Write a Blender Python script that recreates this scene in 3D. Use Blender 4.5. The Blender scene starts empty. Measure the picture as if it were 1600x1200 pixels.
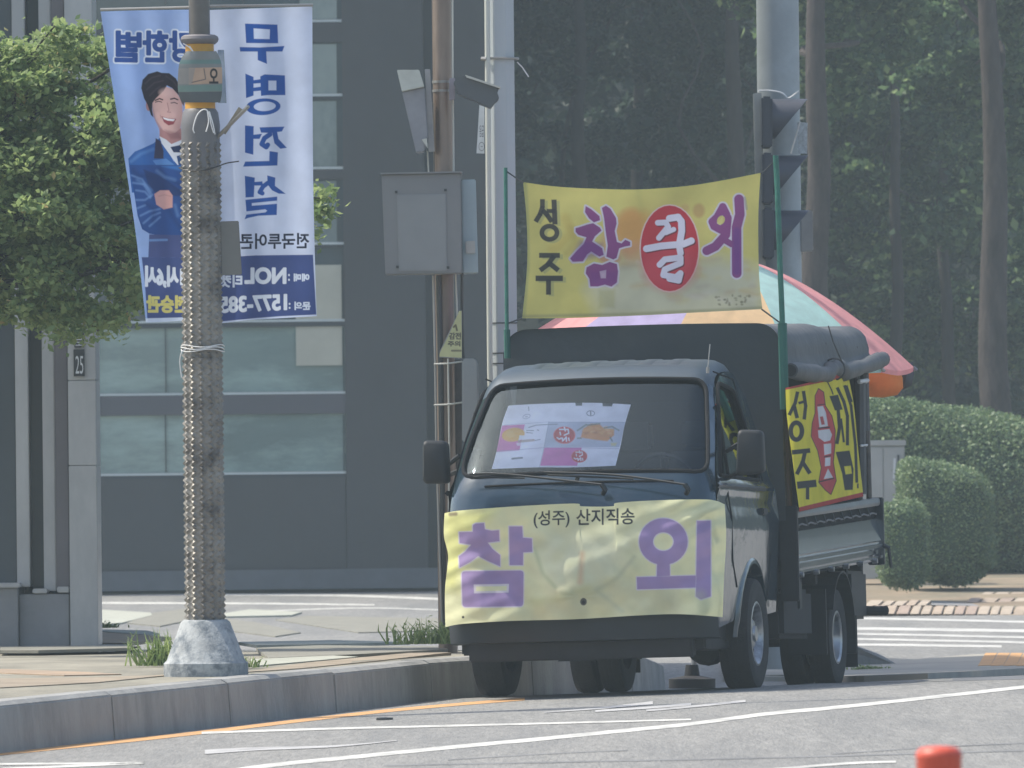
import bpy, bmesh, math, random
import numpy as np
from mathutils import Vector, Matrix
from mathutils.geometry import delaunay_2d_cdt
R = math.radians
SC = bpy.context.scene
COL = SC.collection
rng = np.random.default_rng(7)
random.seed(5)

# ------------------------------------------------------------------ camera
F = 13570.0                      # focal length in pixels of the 1600 px wide photograph
CH = 1.3                         # eye height
PITCH = math.atan(141/F); ROLL = R(0.6)
_f = Vector((0, math.cos(PITCH), math.sin(PITCH)))
_u0 = Vector((0, -math.sin(PITCH), math.cos(PITCH))); _r0 = Vector((1, 0, 0))
_r = math.cos(ROLL)*_r0 - math.sin(ROLL)*_u0
_u = math.sin(ROLL)*_r0 + math.cos(ROLL)*_u0
CAM = Vector((0, 0, CH))
cd = bpy.data.cameras.new('camera'); cam = bpy.data.objects.new('camera', cd); COL.objects.link(cam)
cd.sensor_width = 36; cd.lens = 36*F/1600; cd.clip_start = 1; cd.clip_end = 6000
M = Matrix((( _r.x, _u.x, -_f.x, 0), (_r.y, _u.y, -_f.y, 0), (_r.z, _u.z, -_f.z, CH), (0, 0, 0, 1)))
cam.matrix_world = M
cd.dof.use_dof = True; cd.dof.focus_distance = 50.5; cd.dof.aperture_fstop = 15
SC.camera = cam
# ------------------------------------------------------------------ light
SUN_AZ, SUN_EL = -74, 57         # degrees right of the view direction, elevation
w = bpy.data.worlds.new('World'); SC.world = w; w.use_nodes = True
nt = w.node_tree; nt.nodes.clear()
sky = nt.nodes.new('ShaderNodeTexSky'); sky.sky_type = 'NISHITA'; sky.sun_disc = False
sky.sun_elevation = R(SUN_EL); sky.sun_rotation = R(SUN_AZ); sky.dust_density = 3.0; sky.air_density = 1.0; sky.ozone_density = 1.0
bg = nt.nodes.new('ShaderNodeBackground'); bg.inputs[1].default_value = 0.15
wo = nt.nodes.new('ShaderNodeOutputWorld')
nt.links.new(sky.outputs[0], bg.inputs[0]); nt.links.new(bg.outputs[0], wo.inputs[0])
sd = bpy.data.lights.new('sun', 'SUN'); sd.energy = 3.2; sd.angle = R(0.6); sd.color = (1, .94, .83)
sun = bpy.data.objects.new('sun', sd); COL.objects.link(sun)
sv = Vector((math.sin(R(SUN_AZ))*math.cos(R(SUN_EL)), math.cos(R(SUN_AZ))*math.cos(R(SUN_EL)), math.sin(R(SUN_EL))))
sun.rotation_euler = sv.to_track_quat('Z', 'Y').to_euler()
SC.view_settings.view_transform = 'Standard'; SC.view_settings.look = 'None'
SC.view_settings.exposure = 0.62; SC.view_settings.gamma = 1
SC.cycles.use_denoising = True
SC.cycles.max_bounces = 8; SC.cycles.transparent_max_bounces = 12; SC.cycles.volume_bounces = 1
SC.cycles.sample_clamp_indirect = 6

# ------------------------------------------------------------------ where a pixel's ray meets a place
def ray(px, py):
    px, py = float(px), float(py)
    return _f + ((px-800)/F)*_r + ((600-py)/F)*_u
def at(px, py, Y):
    d = ray(px, py); return CAM + d*(Y/d.y)
def on_plane(px, py, p, n):
    d = ray(px, py); return CAM + d*((Vector(p)-CAM).dot(n)/d.dot(n))
KP = Vector((-.45, 51.0)); KD = Vector((.2005, .9797)); KN = Vector((.9797, -.2005))   # kerb line
def zroad(x, y):
    l = (x-KP.x)*KN.x + (y-KP.y)*KN.y
    z = .031*min(max(l, -.3), 3.5) - .022 + .006*min(max(l-3.5, 0), 8)
    return z - .021*min(max(y-51.3, 0), 12)
def ground(px, py, dz=0.0):
    Y = 50.0
    for _ in range(40):
        p = at(px, py, Y); h = zroad(p.x, p.y)+dz
        Yn = Y*(CH-h)/max(CH-p.z, 1e-4); Y = Y*.5+Yn*.5
    return at(px, py, Y)
def level(px, py, z):
    return on_plane(px, py, (0, 0, z), Vector((0, 0, 1)))

# ------------------------------------------------------------------ materials
def lin(c):
    return tuple(((x/255)/12.92 if x/255 <= .04045 else (((x/255)+.055)/1.055)**2.4) for x in c)
def mat(name, col, rough=.6, metal=0, var=.25, scale=3, bump=0, bscale=None, spec=.5, dirt_or_sheen=None, dscale=1.5, damt=.5, coat=0, stretch=(1,1,1), trans=0, alpha=None):
    m = bpy.data.materials.new(name); m.use_nodes = True; n = m.node_tree; L = n.links
    b = n.nodes['Principled BSDF']; b.inputs['Roughness'].default_value = rough; b.inputs['Metallic'].default_value = metal
    b.inputs['Specular IOR Level'].default_value = spec; b.inputs['Coat Weight'].default_value = coat; b.inputs['Coat Roughness'].default_value = .05
    tc = n.nodes.new('ShaderNodeTexCoord'); mp = n.nodes.new('ShaderNodeMapping'); mp.inputs['Scale'].default_value = stretch
    L.new(tc.outputs['Object'], mp.inputs[0])
    no = n.nodes.new('ShaderNodeTexNoise'); no.inputs['Scale'].default_value = scale; no.inputs['Detail'].default_value = 7; no.inputs['Roughness'].default_value = .65
    L.new(mp.outputs[0], no.inputs['Vector'])
    cr = n.nodes.new('ShaderNodeValToRGB'); L.new(no.outputs['Fac'], cr.inputs[0])
    cr.color_ramp.elements[0].position = .3; cr.color_ramp.elements[1].position = .7
    cr.color_ramp.elements[0].color = (*[c*(1-var) for c in col], 1); cr.color_ramp.elements[1].color = (*[min(1, c*(1+var)) for c in col], 1)
    out = cr.outputs[0]
    if dirt_or_sheen is not None:
        n2 = n.nodes.new('ShaderNodeTexNoise'); n2.inputs['Scale'].default_value = dscale; n2.inputs['Detail'].default_value = 8; n2.inputs['Roughness'].default_value = .7
        L.new(mp.outputs[0], n2.inputs['Vector'])
        r2 = n.nodes.new('ShaderNodeValToRGB'); r2.color_ramp.elements[0].position = .45; r2.color_ramp.elements[1].position = .62
        r2.color_ramp.elements[0].color = (0, 0, 0, 1); r2.color_ramp.elements[1].color = (damt,)*3+(1,)
        L.new(n2.outputs['Fac'], r2.inputs[0])
        mx = n.nodes.new('ShaderNodeMix'); mx.data_type = 'RGBA'; L.new(r2.outputs[0], mx.inputs['Factor'])
        L.new(out, mx.inputs['A']); mx.inputs['B'].default_value = (*dirt_or_sheen, 1); out = mx.outputs['Result']
    L.new(out, b.inputs['Base Color'])
    if bump:
        nb = n.nodes.new('ShaderNodeTexNoise'); nb.inputs['Scale'].default_value = bscale or scale*6; nb.inputs['Detail'].default_value = 5
        L.new(mp.outputs[0], nb.inputs['Vector'])
        bu = n.nodes.new('ShaderNodeBump'); bu.inputs['Strength'].default_value = min(1, bump); bu.inputs['Distance'].default_value = .02
        L.new(nb.outputs['Fac'], bu.inputs['Height']); L.new(bu.outputs[0], b.inputs['Normal'])
    return m
def cloth_mat(name, transl=.35, vcol=True, col=(1,1,1), rough=.8, scale=9, bump=.25):
    m = bpy.data.materials.new(name); m.use_nodes = True; n = m.node_tree; L = n.links
    b = n.nodes['Principled BSDF']; b.inputs['Roughness'].default_value = rough; b.inputs['Specular IOR Level'].default_value = .3
    out = n.nodes['Material Output']
    if vcol:
        a = n.nodes.new('ShaderNodeAttribute'); a.attribute_name = 'print'; c = a.outputs['Color']
    else:
        a = n.nodes.new('ShaderNodeRGB'); a.outputs[0].default_value = (*col, 1); c = a.outputs[0]
    tc = n.nodes.new('ShaderNodeTexCoord')
    no = n.nodes.new('ShaderNodeTexNoise'); no.inputs['Scale'].default_value = scale; no.inputs['Detail'].default_value = 6
    L.new(tc.outputs['Object'], no.inputs['Vector'])
    mr = n.nodes.new('ShaderNodeMapRange'); mr.inputs[1].default_value = .3; mr.inputs[2].default_value = .7; mr.inputs[3].default_value = .86; mr.inputs[4].default_value = 1.08
    L.new(no.outputs['Fac'], mr.inputs[0])
    mx = n.nodes.new('ShaderNodeVectorMath'); mx.operation = 'SCALE'; L.new(c, mx.inputs[0]); L.new(mr.outputs[0], mx.inputs['Scale'])
    L.new(mx.outputs[0], b.inputs['Base Color'])
    bu = n.nodes.new('ShaderNodeBump'); bu.inputs['Strength'].default_value = bump; bu.inputs['Distance'].default_value = .02
    L.new(no.outputs['Fac'], bu.inputs['Height']); L.new(bu.outputs[0], b.inputs['Normal'])
    t = n.nodes.new('ShaderNodeBsdfTranslucent'); L.new(mx.outputs[0], t.inputs[0])
    ms = n.nodes.new('ShaderNodeMixShader'); ms.inputs[0].default_value = transl
    L.new(b.outputs[0], ms.inputs[1]); L.new(t.outputs[0], ms.inputs[2]); L.new(ms.outputs[0], out.inputs[0])
    return m
def leaf_mat(name, dark, light, tip=None, tipamt=.1, transl=.35, rough=.5):
    m = bpy.data.materials.new(name); m.use_nodes = True; n = m.node_tree; L = n.links
    b = n.nodes['Principled BSDF']; b.inputs['Roughness'].default_value = rough; b.inputs['Specular IOR Level'].default_value = .35
    out = n.nodes['Material Output']
    g = n.nodes.new('ShaderNodeNewGeometry'); cr = n.nodes.new('ShaderNodeValToRGB')
    cr.color_ramp.elements[0].color = (*dark, 1); cr.color_ramp.elements[1].color = (*light, 1)
    if tip is not None:
        cr.color_ramp.elements[1].position = 1-tipamt
        e = cr.color_ramp.elements.new(min(.999, 1-tipamt*.5)); e.color = (*tip, 1)
    L.new(g.outputs['Random Per Island'], cr.inputs[0]); L.new(cr.outputs[0], b.inputs['Base Color'])
    t = n.nodes.new('ShaderNodeBsdfTranslucent'); L.new(cr.outputs[0], t.inputs[0])
    ms = n.nodes.new('ShaderNodeMixShader'); ms.inputs[0].default_value = transl
    L.new(b.outputs[0], ms.inputs[1]); L.new(t.outputs[0], ms.inputs[2]); L.new(ms.outputs[0], out.inputs[0])
    return m
def glass_mat(name, tint=(.5, .56, .58), rough=.03, ior=1.5):
    m = bpy.data.materials.new(name); m.use_nodes = True; n = m.node_tree; L = n.links; n.nodes.clear()
    o = n.nodes.new('ShaderNodeOutputMaterial'); t = n.nodes.new('ShaderNodeBsdfTransparent'); t.inputs[0].default_value = (*tint, 1)
    g = n.nodes.new('ShaderNodeBsdfGlossy'); g.inputs['Roughness'].default_value = rough; g.inputs[0].default_value = (.72, .9, 1, 1)
    fr = n.nodes.new('ShaderNodeFresnel'); fr.inputs[0].default_value = ior
    ms = n.nodes.new('ShaderNodeMixShader'); L.new(fr.outputs[0], ms.inputs[0]); L.new(t.outputs[0], ms.inputs[1]); L.new(g.outputs[0], ms.inputs[2]); L.new(ms.outputs[0], o.inputs[0])
    return m

# ------------------------------------------------------------------ objects
def tag(o, label=None, cat=None, group=None, kind=None):
    if label: o['label'] = label
    if cat: o['category'] = cat
    if group: o['group'] = group
    if kind: o['kind'] = kind
    return o
def thing(name, label, cat, loc=(0, 0, 0), group=None, matrix=None):
    o = bpy.data.objects.new(name, None); o.empty_display_size = .2; COL.objects.link(o); o.location = loc
    if matrix is not None: o.matrix_world = matrix
    return tag(o, label, cat, group)
def parent_to(o, p, local):
    o.parent = p
    if not local: o.matrix_parent_inverse = p.matrix_world.inverted() if p.matrix_world != Matrix() else Matrix.Translation(p.location).inverted()
def obj(name, me, parent=None, mats=(), smooth=False, local=False, bevel=0, auto=None):
    if not isinstance(mats, (list, tuple)): mats = [mats]
    for m in mats: me.materials.append(m)
    if bevel:
        bm = bmesh.new(); bm.from_mesh(me); bmesh.ops.remove_doubles(bm, verts=bm.verts, dist=1e-5)
        ed = [e for e in bm.edges if len(e.link_faces) == 2 and e.calc_face_angle() > .6]
        bmesh.ops.bevel(bm, geom=ed, offset=bevel, segments=2, affect='EDGES', clamp_overlap=True); bm.to_mesh(me); bm.free()
    if smooth:
        me.shade_smooth()
        if auto is not None:
            try: me.set_sharp_from_angle(angle=R(auto))
            except Exception: pass
    o = bpy.data.objects.new(name, me); COL.objects.link(o)
    if parent is not None: parent_to(o, parent, local)
    return o
def fast(name, V, Q):
    V = np.asarray(V, dtype=np.float32); Q = np.asarray(Q, dtype=np.int32); k = Q.shape[1]
    me = bpy.data.meshes.new(name); me.vertices.add(len(V)); me.vertices.foreach_set('co', V.ravel())
    me.loops.add(Q.size); me.loops.foreach_set('vertex_index', Q.ravel())
    me.polygons.add(len(Q)); me.polygons.foreach_set('loop_start', np.arange(0, Q.size, k, dtype=np.int32))
    me.polygons.foreach_set('loop_total', np.full(len(Q), k, dtype=np.int32))
    me.update(calc_edges=True); return me
class MB:
    def __init__(s): s.v = []; s.f = []; s.mi = []
    def add(s, vs, fs, m=0):
        o = len(s.v); s.v += [tuple(v) for v in vs]; s.f += [tuple(i+o for i in f) for f in fs]; s.mi += [m]*len(fs); return s
    def box(s, x0, x1, y0, y1, z0, z1, m=0, T=None):
        vs = [Vector((x, y, z)) for x in (x0, x1) for y in (y0, y1) for z in (z0, z1)]
        if T is not None: vs = [T @ v for v in vs]
        return s.add(vs, [(0, 1, 3, 2), (4, 6, 7, 5), (0, 4, 5, 1), (2, 3, 7, 6), (0, 2, 6, 4), (1, 5, 7, 3)], m)
    def tube(s, pts, r, n=8, m=0, cap=True):
        pts = [Vector(p) for p in pts]; k = len(pts); rs = r if isinstance(r, (list, tuple)) else [r]*k
        o = len(s.v); prev = None
        for i, p in enumerate(pts):
            d = (pts[min(i+1, k-1)]-pts[max(i-1, 0)]).normalized()
            if prev is None: a = d.orthogonal().normalized()
            else:
                a = prev - d*prev.dot(d); a = a.normalized() if a.length > 1e-6 else d.orthogonal().normalized()
            prev = a; b = d.cross(a)
            for j in range(n):
                t = 2*math.pi*j/n; s.v.append(tuple(p + (a*math.cos(t)+b*math.sin(t))*rs[i]))
        for i in range(k-1):
            for j in range(n):
                s.f.append((o+i*n+j, o+i*n+(j+1) % n, o+(i+1)*n+(j+1) % n, o+(i+1)*n+j)); s.mi.append(m)
        if cap:
            s.f.append(tuple(o+j for j in range(n))[::-1]); s.f.append(tuple(o+(k-1)*n+j for j in range(n))); s.mi += [m, m]
        return s
    def lathe(s, prof, T=None, n=24, m=0, cap=True):
        o = len(s.v); T = T or Matrix()
        for (r, z) in prof:
            for j in range(n):
                t = 2*math.pi*j/n; s.v.append(tuple(T @ Vector((r*math.cos(t), r*math.sin(t), z))))
        k = len(prof)
        for i in range(k-1):
            for j in range(n):
                s.f.append((o+i*n+j, o+i*n+(j+1) % n, o+(i+1)*n+(j+1) % n, o+(i+1)*n+j)); s.mi.append(m)
        if cap:
            s.f.append(tuple(o+j for j in range(n))[::-1]); s.f.append(tuple(o+(k-1)*n+j for j in range(n))); s.mi += [m, m]
        return s
    def prism(s, poly, h, m=0, axis='z', off=0.0):
        # poly: 2-D outline; extruded from off to off+h along the axis
        n = len(poly)
        def P(a, b, c): return {'z': (a, b, c), 'x': (c, a, b), 'y': (a, c, b)}[axis]
        vs = [P(a, b, off) for a, b in poly]+[P(a, b, off+h) for a, b in poly]
        return s.add(vs, [tuple(range(n))[::-1], tuple(range(n, 2*n))]+[(i, (i+1) % n, (i+1) % n+n, i+n) for i in range(n)], m)
    def slab(s, pts, dz, m=0):
        # pts: world points of the top outline; thickness dz downwards
        n = len(pts); vs = [tuple(p) for p in pts]+[(p[0], p[1], p[2]-dz) for p in pts]
        return s.add(vs, [tuple(range(n)), tuple(range(n, 2*n))[::-1]]+[(i, i+n, (i+1) % n+n, (i+1) % n) for i in range(n)], m)
    def loft(s, rows, closed=False, m=0):
        o = len(s.v); k = len(rows); n = len(rows[0])
        for r in rows: s.v += [tuple(p) for p in r]
        for i in range(k-1):
            for j in range(n if closed else n-1):
                s.f.append((o+i*n+j, o+i*n+(j+1) % n, o+(i+1)*n+(j+1) % n, o+(i+1)*n+j)); s.mi.append(m)
        return s
    def build(s, name, mats, parent=None, smooth=False, local=False, bevel=0, auto=35, fix=True):
        me = bpy.data.meshes.new(name); me.from_pydata(s.v, [], s.f); me.update()
        me.polygons.foreach_set('material_index', s.mi)
        if fix:
            bm = bmesh.new(); bm.from_mesh(me); bmesh.ops.recalc_face_normals(bm, faces=bm.faces); bm.to_mesh(me); bm.free()
        return obj(name, me, parent, mats, smooth, local, bevel, auto)
def cdt_panel(outer, holes, step, mp):
    pts = [Vector(p) for p in outer]; edges = [(i, (i+1) % len(outer)) for i in range(len(outer))]
    def inside(p, c):
        r = False
        for i in range(len(c)):
            a, b = c[i], c[(i+1) % len(c)]
            if (a[1] > p[1]) != (b[1] > p[1]) and p[0] < (b[0]-a[0])*(p[1]-a[1])/(b[1]-a[1])+a[0]: r = not r
        return r
    for h in holes:
        o = len(pts); pts += [Vector(p) for p in h]; edges += [(o+i, o+(i+1) % len(h)) for i in range(len(h))]
    A = np.array([tuple(p) for p in pts])
    x = A[:, 0].min()+step/2
    while x < A[:, 0].max():
        y = A[:, 1].min()+step/2
        while y < A[:, 1].max():
            if inside((x, y), outer) and not any(inside((x, y), h) for h in holes) and np.min(np.hypot(A[:, 0]-x, A[:, 1]-y)) > step*.45: pts.append(Vector((x, y)))
            y += step
        x += step
    vs, es, fs, *_ = delaunay_2d_cdt(pts, edges, [], 2, 1e-6); keep = []
    for f in fs:
        g = sum((vs[i] for i in f), Vector((0, 0)))/len(f)
        if inside(g, outer) and not any(inside(g, h) for h in holes): keep.append(f)
    mb = MB(); mb.add([mp(*v) for v in vs], keep); return mb
def vbox(p0, p1, p2, p3, d):
    """box from four front corners (world, in order) pushed back by vector d"""
    v = [Vector(p) for p in (p0, p1, p2, p3)]; v += [p+Vector(d) for p in v]
    return v, [(0, 1, 2, 3), (7, 6, 5, 4), (0, 4, 5, 1), (1, 5, 6, 2), (2, 6, 7, 3), (3, 7, 4, 0)]
def pixbox(mb, x0, x1, y0, y1, Y, depth, m=0):
    """upright box facing the street whose front covers the pixel rectangle at distance Y"""
    a, b = at(x0, (y0+y1)/2, Y).x, at(x1, (y0+y1)/2, Y).x
    cx = (x0+x1)/2
    z1, z0 = at(cx, y0, Y).z, at(cx, y1, Y).z
    return mb.box(a, b, Y, Y+depth, z0, z1, m)
def catmull(P, n=8):
    P = [Vector(p) for p in P]; out = []
    for i in range(len(P)-1):
        p0, p1, p2, p3 = P[max(i-1, 0)], P[i], P[i+1], P[min(i+2, len(P)-1)]
        for k in range(n):
            t = k/n; out.append(.5*((2*p1)+(p2-p0)*t+(2*p0-5*p1+4*p2-p3)*t*t+(3*p1-p0-3*p2+p3)*t**3))
    out.append(P[-1]); return out

# ------------------------------------------------------------------ printing on cloth: colours stored on a fine grid
class Print:
    def __init__(s, P, base, sc=1.0, ox=0.0, oy=0.0):
        s.P = P; s.C = np.tile(np.array(lin(base)), (len(P), 1)); s.sc, s.ox, s.oy = sc, ox, oy
    def unit(s, sc, ox, oy): s.sc, s.ox, s.oy = sc, ox, oy; return s
    def _c(s, pts): return np.array([(x/s.sc+s.ox, y/s.sc+s.oy) for x, y in pts], float)
    def _mix(s, idx, cov, col, alpha):
        a = (cov*alpha)[:, None]; s.C[idx] = s.C[idx]*(1-a)+np.array(lin(col))*a
    def _dist(s, Q, A, closed=True):
        B = np.roll(A, -1, 0) if closed else A[1:]
        A0 = A if closed else A[:-1]; best = np.full(len(Q), 1e9)
        for a, b in zip(A0, B):
            ab = b-a; L = ab.dot(ab)
            t = np.clip(((Q-a)@ab)/L, 0, 1) if L > 1e-12 else np.zeros(len(Q))
            d = Q-(a+t[:, None]*ab); best = np.minimum(best, (d*d).sum(1))
        return np.sqrt(best)
    def contours(s, cs, col, alpha=1, grow=0, soft=.8):
        al = np.vstack(cs); g = grow+soft+1
        m = np.where((s.P[:, 0] > al[:, 0].min()-g) & (s.P[:, 0] < al[:, 0].max()+g) & (s.P[:, 1] > al[:, 1].min()-g) & (s.P[:, 1] < al[:, 1].max()+g))[0]
        if not len(m): return s
        Q = s.P[m]; ins = np.zeros(len(m), bool); dist = np.full(len(m), 1e9)
        for c in cs:
            D = np.roll(c, -1, 0)
            for a, b in zip(c, D):
                if a[1] == b[1]: continue
                cond = ((a[1] > Q[:, 1]) != (b[1] > Q[:, 1])) & (Q[:, 0] < (b[0]-a[0])*(Q[:, 1]-a[1])/(b[1]-a[1])+a[0]); ins ^= cond
            dist = np.minimum(dist, s._dist(Q, c))
        sdv = np.where(ins, dist, -dist)+grow
        s._mix(m, np.clip(.5+sdv/soft, 0, 1), col, alpha); return s
    def poly(s, pts, col, alpha=1, grow=0, soft=.8, holes=()):
        return s.contours([s._c(pts)]+[s._c(h) for h in holes], col, alpha, grow/s.sc, soft)
    def stroke(s, pts, wd, col, alpha=1, soft=.8, grow=0):
        A = s._c(pts); r = wd/2/s.sc+grow/s.sc; g = r+soft+1
        m = np.where((s.P[:, 0] > A[:, 0].min()-g) & (s.P[:, 0] < A[:, 0].max()+g) & (s.P[:, 1] > A[:, 1].min()-g) & (s.P[:, 1] < A[:, 1].max()+g))[0]
        if len(m): s._mix(m, np.clip(.5+(r-s._dist(s.P[m], A, False))/soft, 0, 1), col, alpha)
        return s
    def bar(s, pts, wd, col, alpha=1):
        for (x0, y0), (x1, y1) in zip(pts[:-1], pts[1:]):
            L = math.hypot(x1-x0, y1-y0); a, b = -(y1-y0)/L*wd/2, (x1-x0)/L*wd/2; ex, ey = (x1-x0)/L*wd*.18, (y1-y0)/L*wd*.18
            s.poly([(x0-ex+a, y0-ey+b), (x1+ex+a, y1+ey+b), (x1+ex-a, y1+ey-b), (x0-ex-a, y0-ey-b)], col, alpha)
        return s
    def ell(s, cx, cy, rx, ry, col, alpha=1, soft=.8, rot=0, ring=0):
        t = np.linspace(0, 2*math.pi, 33)[:-1]
        def E(a, b): return [(cx+a*math.cos(q)*math.cos(rot)-b*math.sin(q)*math.sin(rot), cy+a*math.cos(q)*math.sin(rot)+b*math.sin(q)*math.cos(rot)) for q in t]
        return s.poly(E(rx, ry), col, alpha, 0, soft, [E(rx-ring, ry-ring)] if ring else ())
    def text(s, body, x0, y0, x1, y1, col, mirror=False, grow=0, alpha=1, soft=.7, slope=0.0):
        """fit a line of type in a box (current units)"""
        cs = glyphs(body)
        al = np.vstack(cs); lo, hi = al.min(0), al.max(0); out = []
        for c in cs:
            u = (c-lo)/(hi-lo)
            if mirror: u[:, 0] = 1-u[:, 0]
            x = x0+u[:, 0]*(x1-x0); y = y1-u[:, 1]*(y1-y0)+slope*(x-x0)
            out.append(np.stack([x/s.sc+s.ox, y/s.sc+s.oy], 1))
        return s.contours(out, col, alpha, grow/s.sc, soft)
_gl = {}
def glyphs(body):
    if body in _gl: return _gl[body]
    cu = bpy.data.curves.new('type', 'FONT'); cu.body = body; o = bpy.data.objects.new('type', cu); COL.objects.link(o)
    for q in bpy.context.selected_objects: q.select_set(False)
    bpy.context.view_layer.objects.active = o; o.select_set(True)
    bpy.ops.object.convert(target='CURVE'); cs = []
    for sp in o.data.splines:
        pts = []; bp = sp.bezier_points; n = len(bp)
        for i in range(n):
            a, b = bp[i], bp[(i+1) % n]; p0, p1, p2, p3 = a.co, a.handle_right, b.handle_left, b.co
            st = (p1-p0).cross(p3-p0).length < 1e-6 and (p2-p0).cross(p3-p0).length < 1e-6
            for k in range(1 if st else 5):
                t = k/5; q = p0*(1-t)**3+p1*3*t*(1-t)**2+p2*3*t*t*(1-t)+p3*t**3; pts.append((q.x, q.y))
        if len(pts) > 2: cs.append(np.array(pts))
    d = o.data; bpy.data.objects.remove(o); bpy.data.curves.remove(d)
    _gl[body] = cs; return cs
def resample(pts, n):
    P = np.array([tuple(p) for p in catmull([(x, y, 0) for x, y in pts], 12)])[:, :2] if len(pts) > 2 else np.array(pts, float)
    d = np.r_[0, np.cumsum(np.hypot(*np.diff(P, axis=0).T))]; t = np.linspace(0, d[-1], n)
    return np.stack([np.interp(t, d, P[:, 0]), np.interp(t, d, P[:, 1])], 1)
def coons(top, bot, left, right, nu, nv):
    T, B, Lf, Rt = resample(top, nu), resample(bot, nu), resample(left, nv), resample(right, nv)
    u = np.linspace(0, 1, nu)[None, :, None]; v = np.linspace(0, 1, nv)[:, None, None]
    return ((1-v)*T[None]+v*B[None]+(1-u)*Lf[:, None]+u*Rt[:, None]
            - ((1-u)*(1-v)*T[0]+u*(1-v)*T[-1]+(1-u)*v*B[0]+u*v*B[-1]))
def pix_sheet(name, G, place, C, mt, parent=None, smooth=True):
    """G: (nv,nu,2) pixel grid; place(px,py,u,v)->world point; C colours"""
    nv, nu = G.shape[:2]; V = np.empty((nv*nu, 3)); k = 0
    for j in range(nv):
        for i in range(nu):
            V[k] = place(G[j, i, 0], G[j, i, 1], i/(nu-1), j/(nv-1)); k += 1
    idx = np.arange(nv*nu).reshape(nv, nu)
    Q = np.stack([idx[:-1, :-1], idx[1:, :-1], idx[1:, 1:], idx[:-1, 1:]], -1).reshape(-1, 4)
    me = fast(name, V, Q)
    if C is not None:
        ca = me.color_attributes.new('print', 'FLOAT_COLOR', 'POINT'); ca.data.foreach_set('color', np.c_[C, np.ones(len(C))].astype(np.float32).ravel())
    return obj(name, me, parent, mt, smooth)
_r_, _u_, _f_ = np.array(_r), np.array(_u), np.array(_f)
def plane_sheet(name, G, p, n, C, mt, push=None, parent=None):
    """pixel grid laid on a plane (vectorised); push(u,v) moves it towards the street along the normal"""
    nv, nu = G.shape[:2]; X = G.reshape(-1, 2)
    d = _f_+((X[:, :1]-800)/F)*_r_+((600-X[:, 1:])/F)*_u_
    n = np.array(n, float); n /= np.linalg.norm(n); p = np.array(p, float); c = np.array(CAM)
    u, v = np.meshgrid(np.linspace(0, 1, nu), np.linspace(0, 1, nv)); off = np.zeros(nu*nv) if push is None else push(u, v).ravel()
    t = (((p-c)@n)+off)/(d@n); V = c+d*t[:, None]
    idx = np.arange(nv*nu).reshape(nv, nu)
    Q = np.stack([idx[:-1, :-1], idx[1:, :-1], idx[1:, 1:], idx[:-1, 1:]], -1).reshape(-1, 4)
    me = fast(name, V, Q)
    if C is not None:
        ca = me.color_attributes.new('print', 'FLOAT_COLOR', 'POINT'); ca.data.foreach_set('color', np.c_[C, np.ones(len(C))].astype(np.float32).ravel())
    o = obj(name, me, parent, mt, True)
    return o
# ================================================================== SETTING
ASPH = mat('asphalt', (.215, .213, .20), .92, var=.22, scale=26, bump=.5, bscale=60, dirt_or_sheen=(.13, .135, .135), dscale=1.3, damt=.55, stretch=(1, .09, 1))
SOIL = mat('soil', (.20, .165, .125), .95, var=.35, scale=2.5, bump=.5, dirt_or_sheen=(.10, .12, .07), dscale=.8, damt=.7)
PAVE = mat('paving', (.25, .235, .185), .9, var=.25, scale=1.6, bump=.4, bscale=40, dirt_or_sheen=(.13, .125, .10), dscale=1.1, damt=.75, stretch=(1, .4, 1))
KERB = mat('kerb_stone', (.29, .29, .275), .85, var=.14, scale=5, bump=.35, bscale=50, dirt_or_sheen=(.15, .155, .15), dscale=2.2, damt=.6, stretch=(1, 1, .4))
WHITE = mat('road_paint', (.54, .54, .5), .8, var=.14, scale=9, dirt_or_sheen=(.24, .24, .23), dscale=6, damt=.6, stretch=(1, .3, 1))
WORN = mat('worn_road_paint', (.42, .42, .41), .85, var=.2, scale=7, dirt_or_sheen=(.22, .22, .22), dscale=3, damt=.7)
ORANGE = mat('orange_road_paint', (.56, .31, .12), .8, var=.12, scale=8, dirt_or_sheen=(.3, .22, .15), dscale=5, damt=.5)
CRACK = mat('tar_seam', (.17, .172, .17), .8, var=.3)

xs = np.r_[-400, -120, -60, -30, np.arange(-14, 14.1, .16), 30, 60, 120, 400]
ys = np.r_[-60, -10, 5, 15, np.arange(26, 70.1, .2), np.arange(71, 81, 1), np.arange(84, 140, 6), 200, 400, 900]
V = [(x, y, zroad(x, y)) for y in ys for x in xs]
idx = np.arange(len(V)).reshape(len(ys), len(xs))
Q = np.stack([idx[:-1, :-1], idx[:-1, 1:], idx[1:, 1:], idx[1:, :-1]], -1).reshape(-1, 4)
tag(obj('road', fast('road', V, Q), None, ASPH, True), kind='structure')
far = MB(); far.box(-4000, 4000, -800, 5000, -1.2, -.9); tag(far.build('ground', SOIL), kind='structure')

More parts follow.
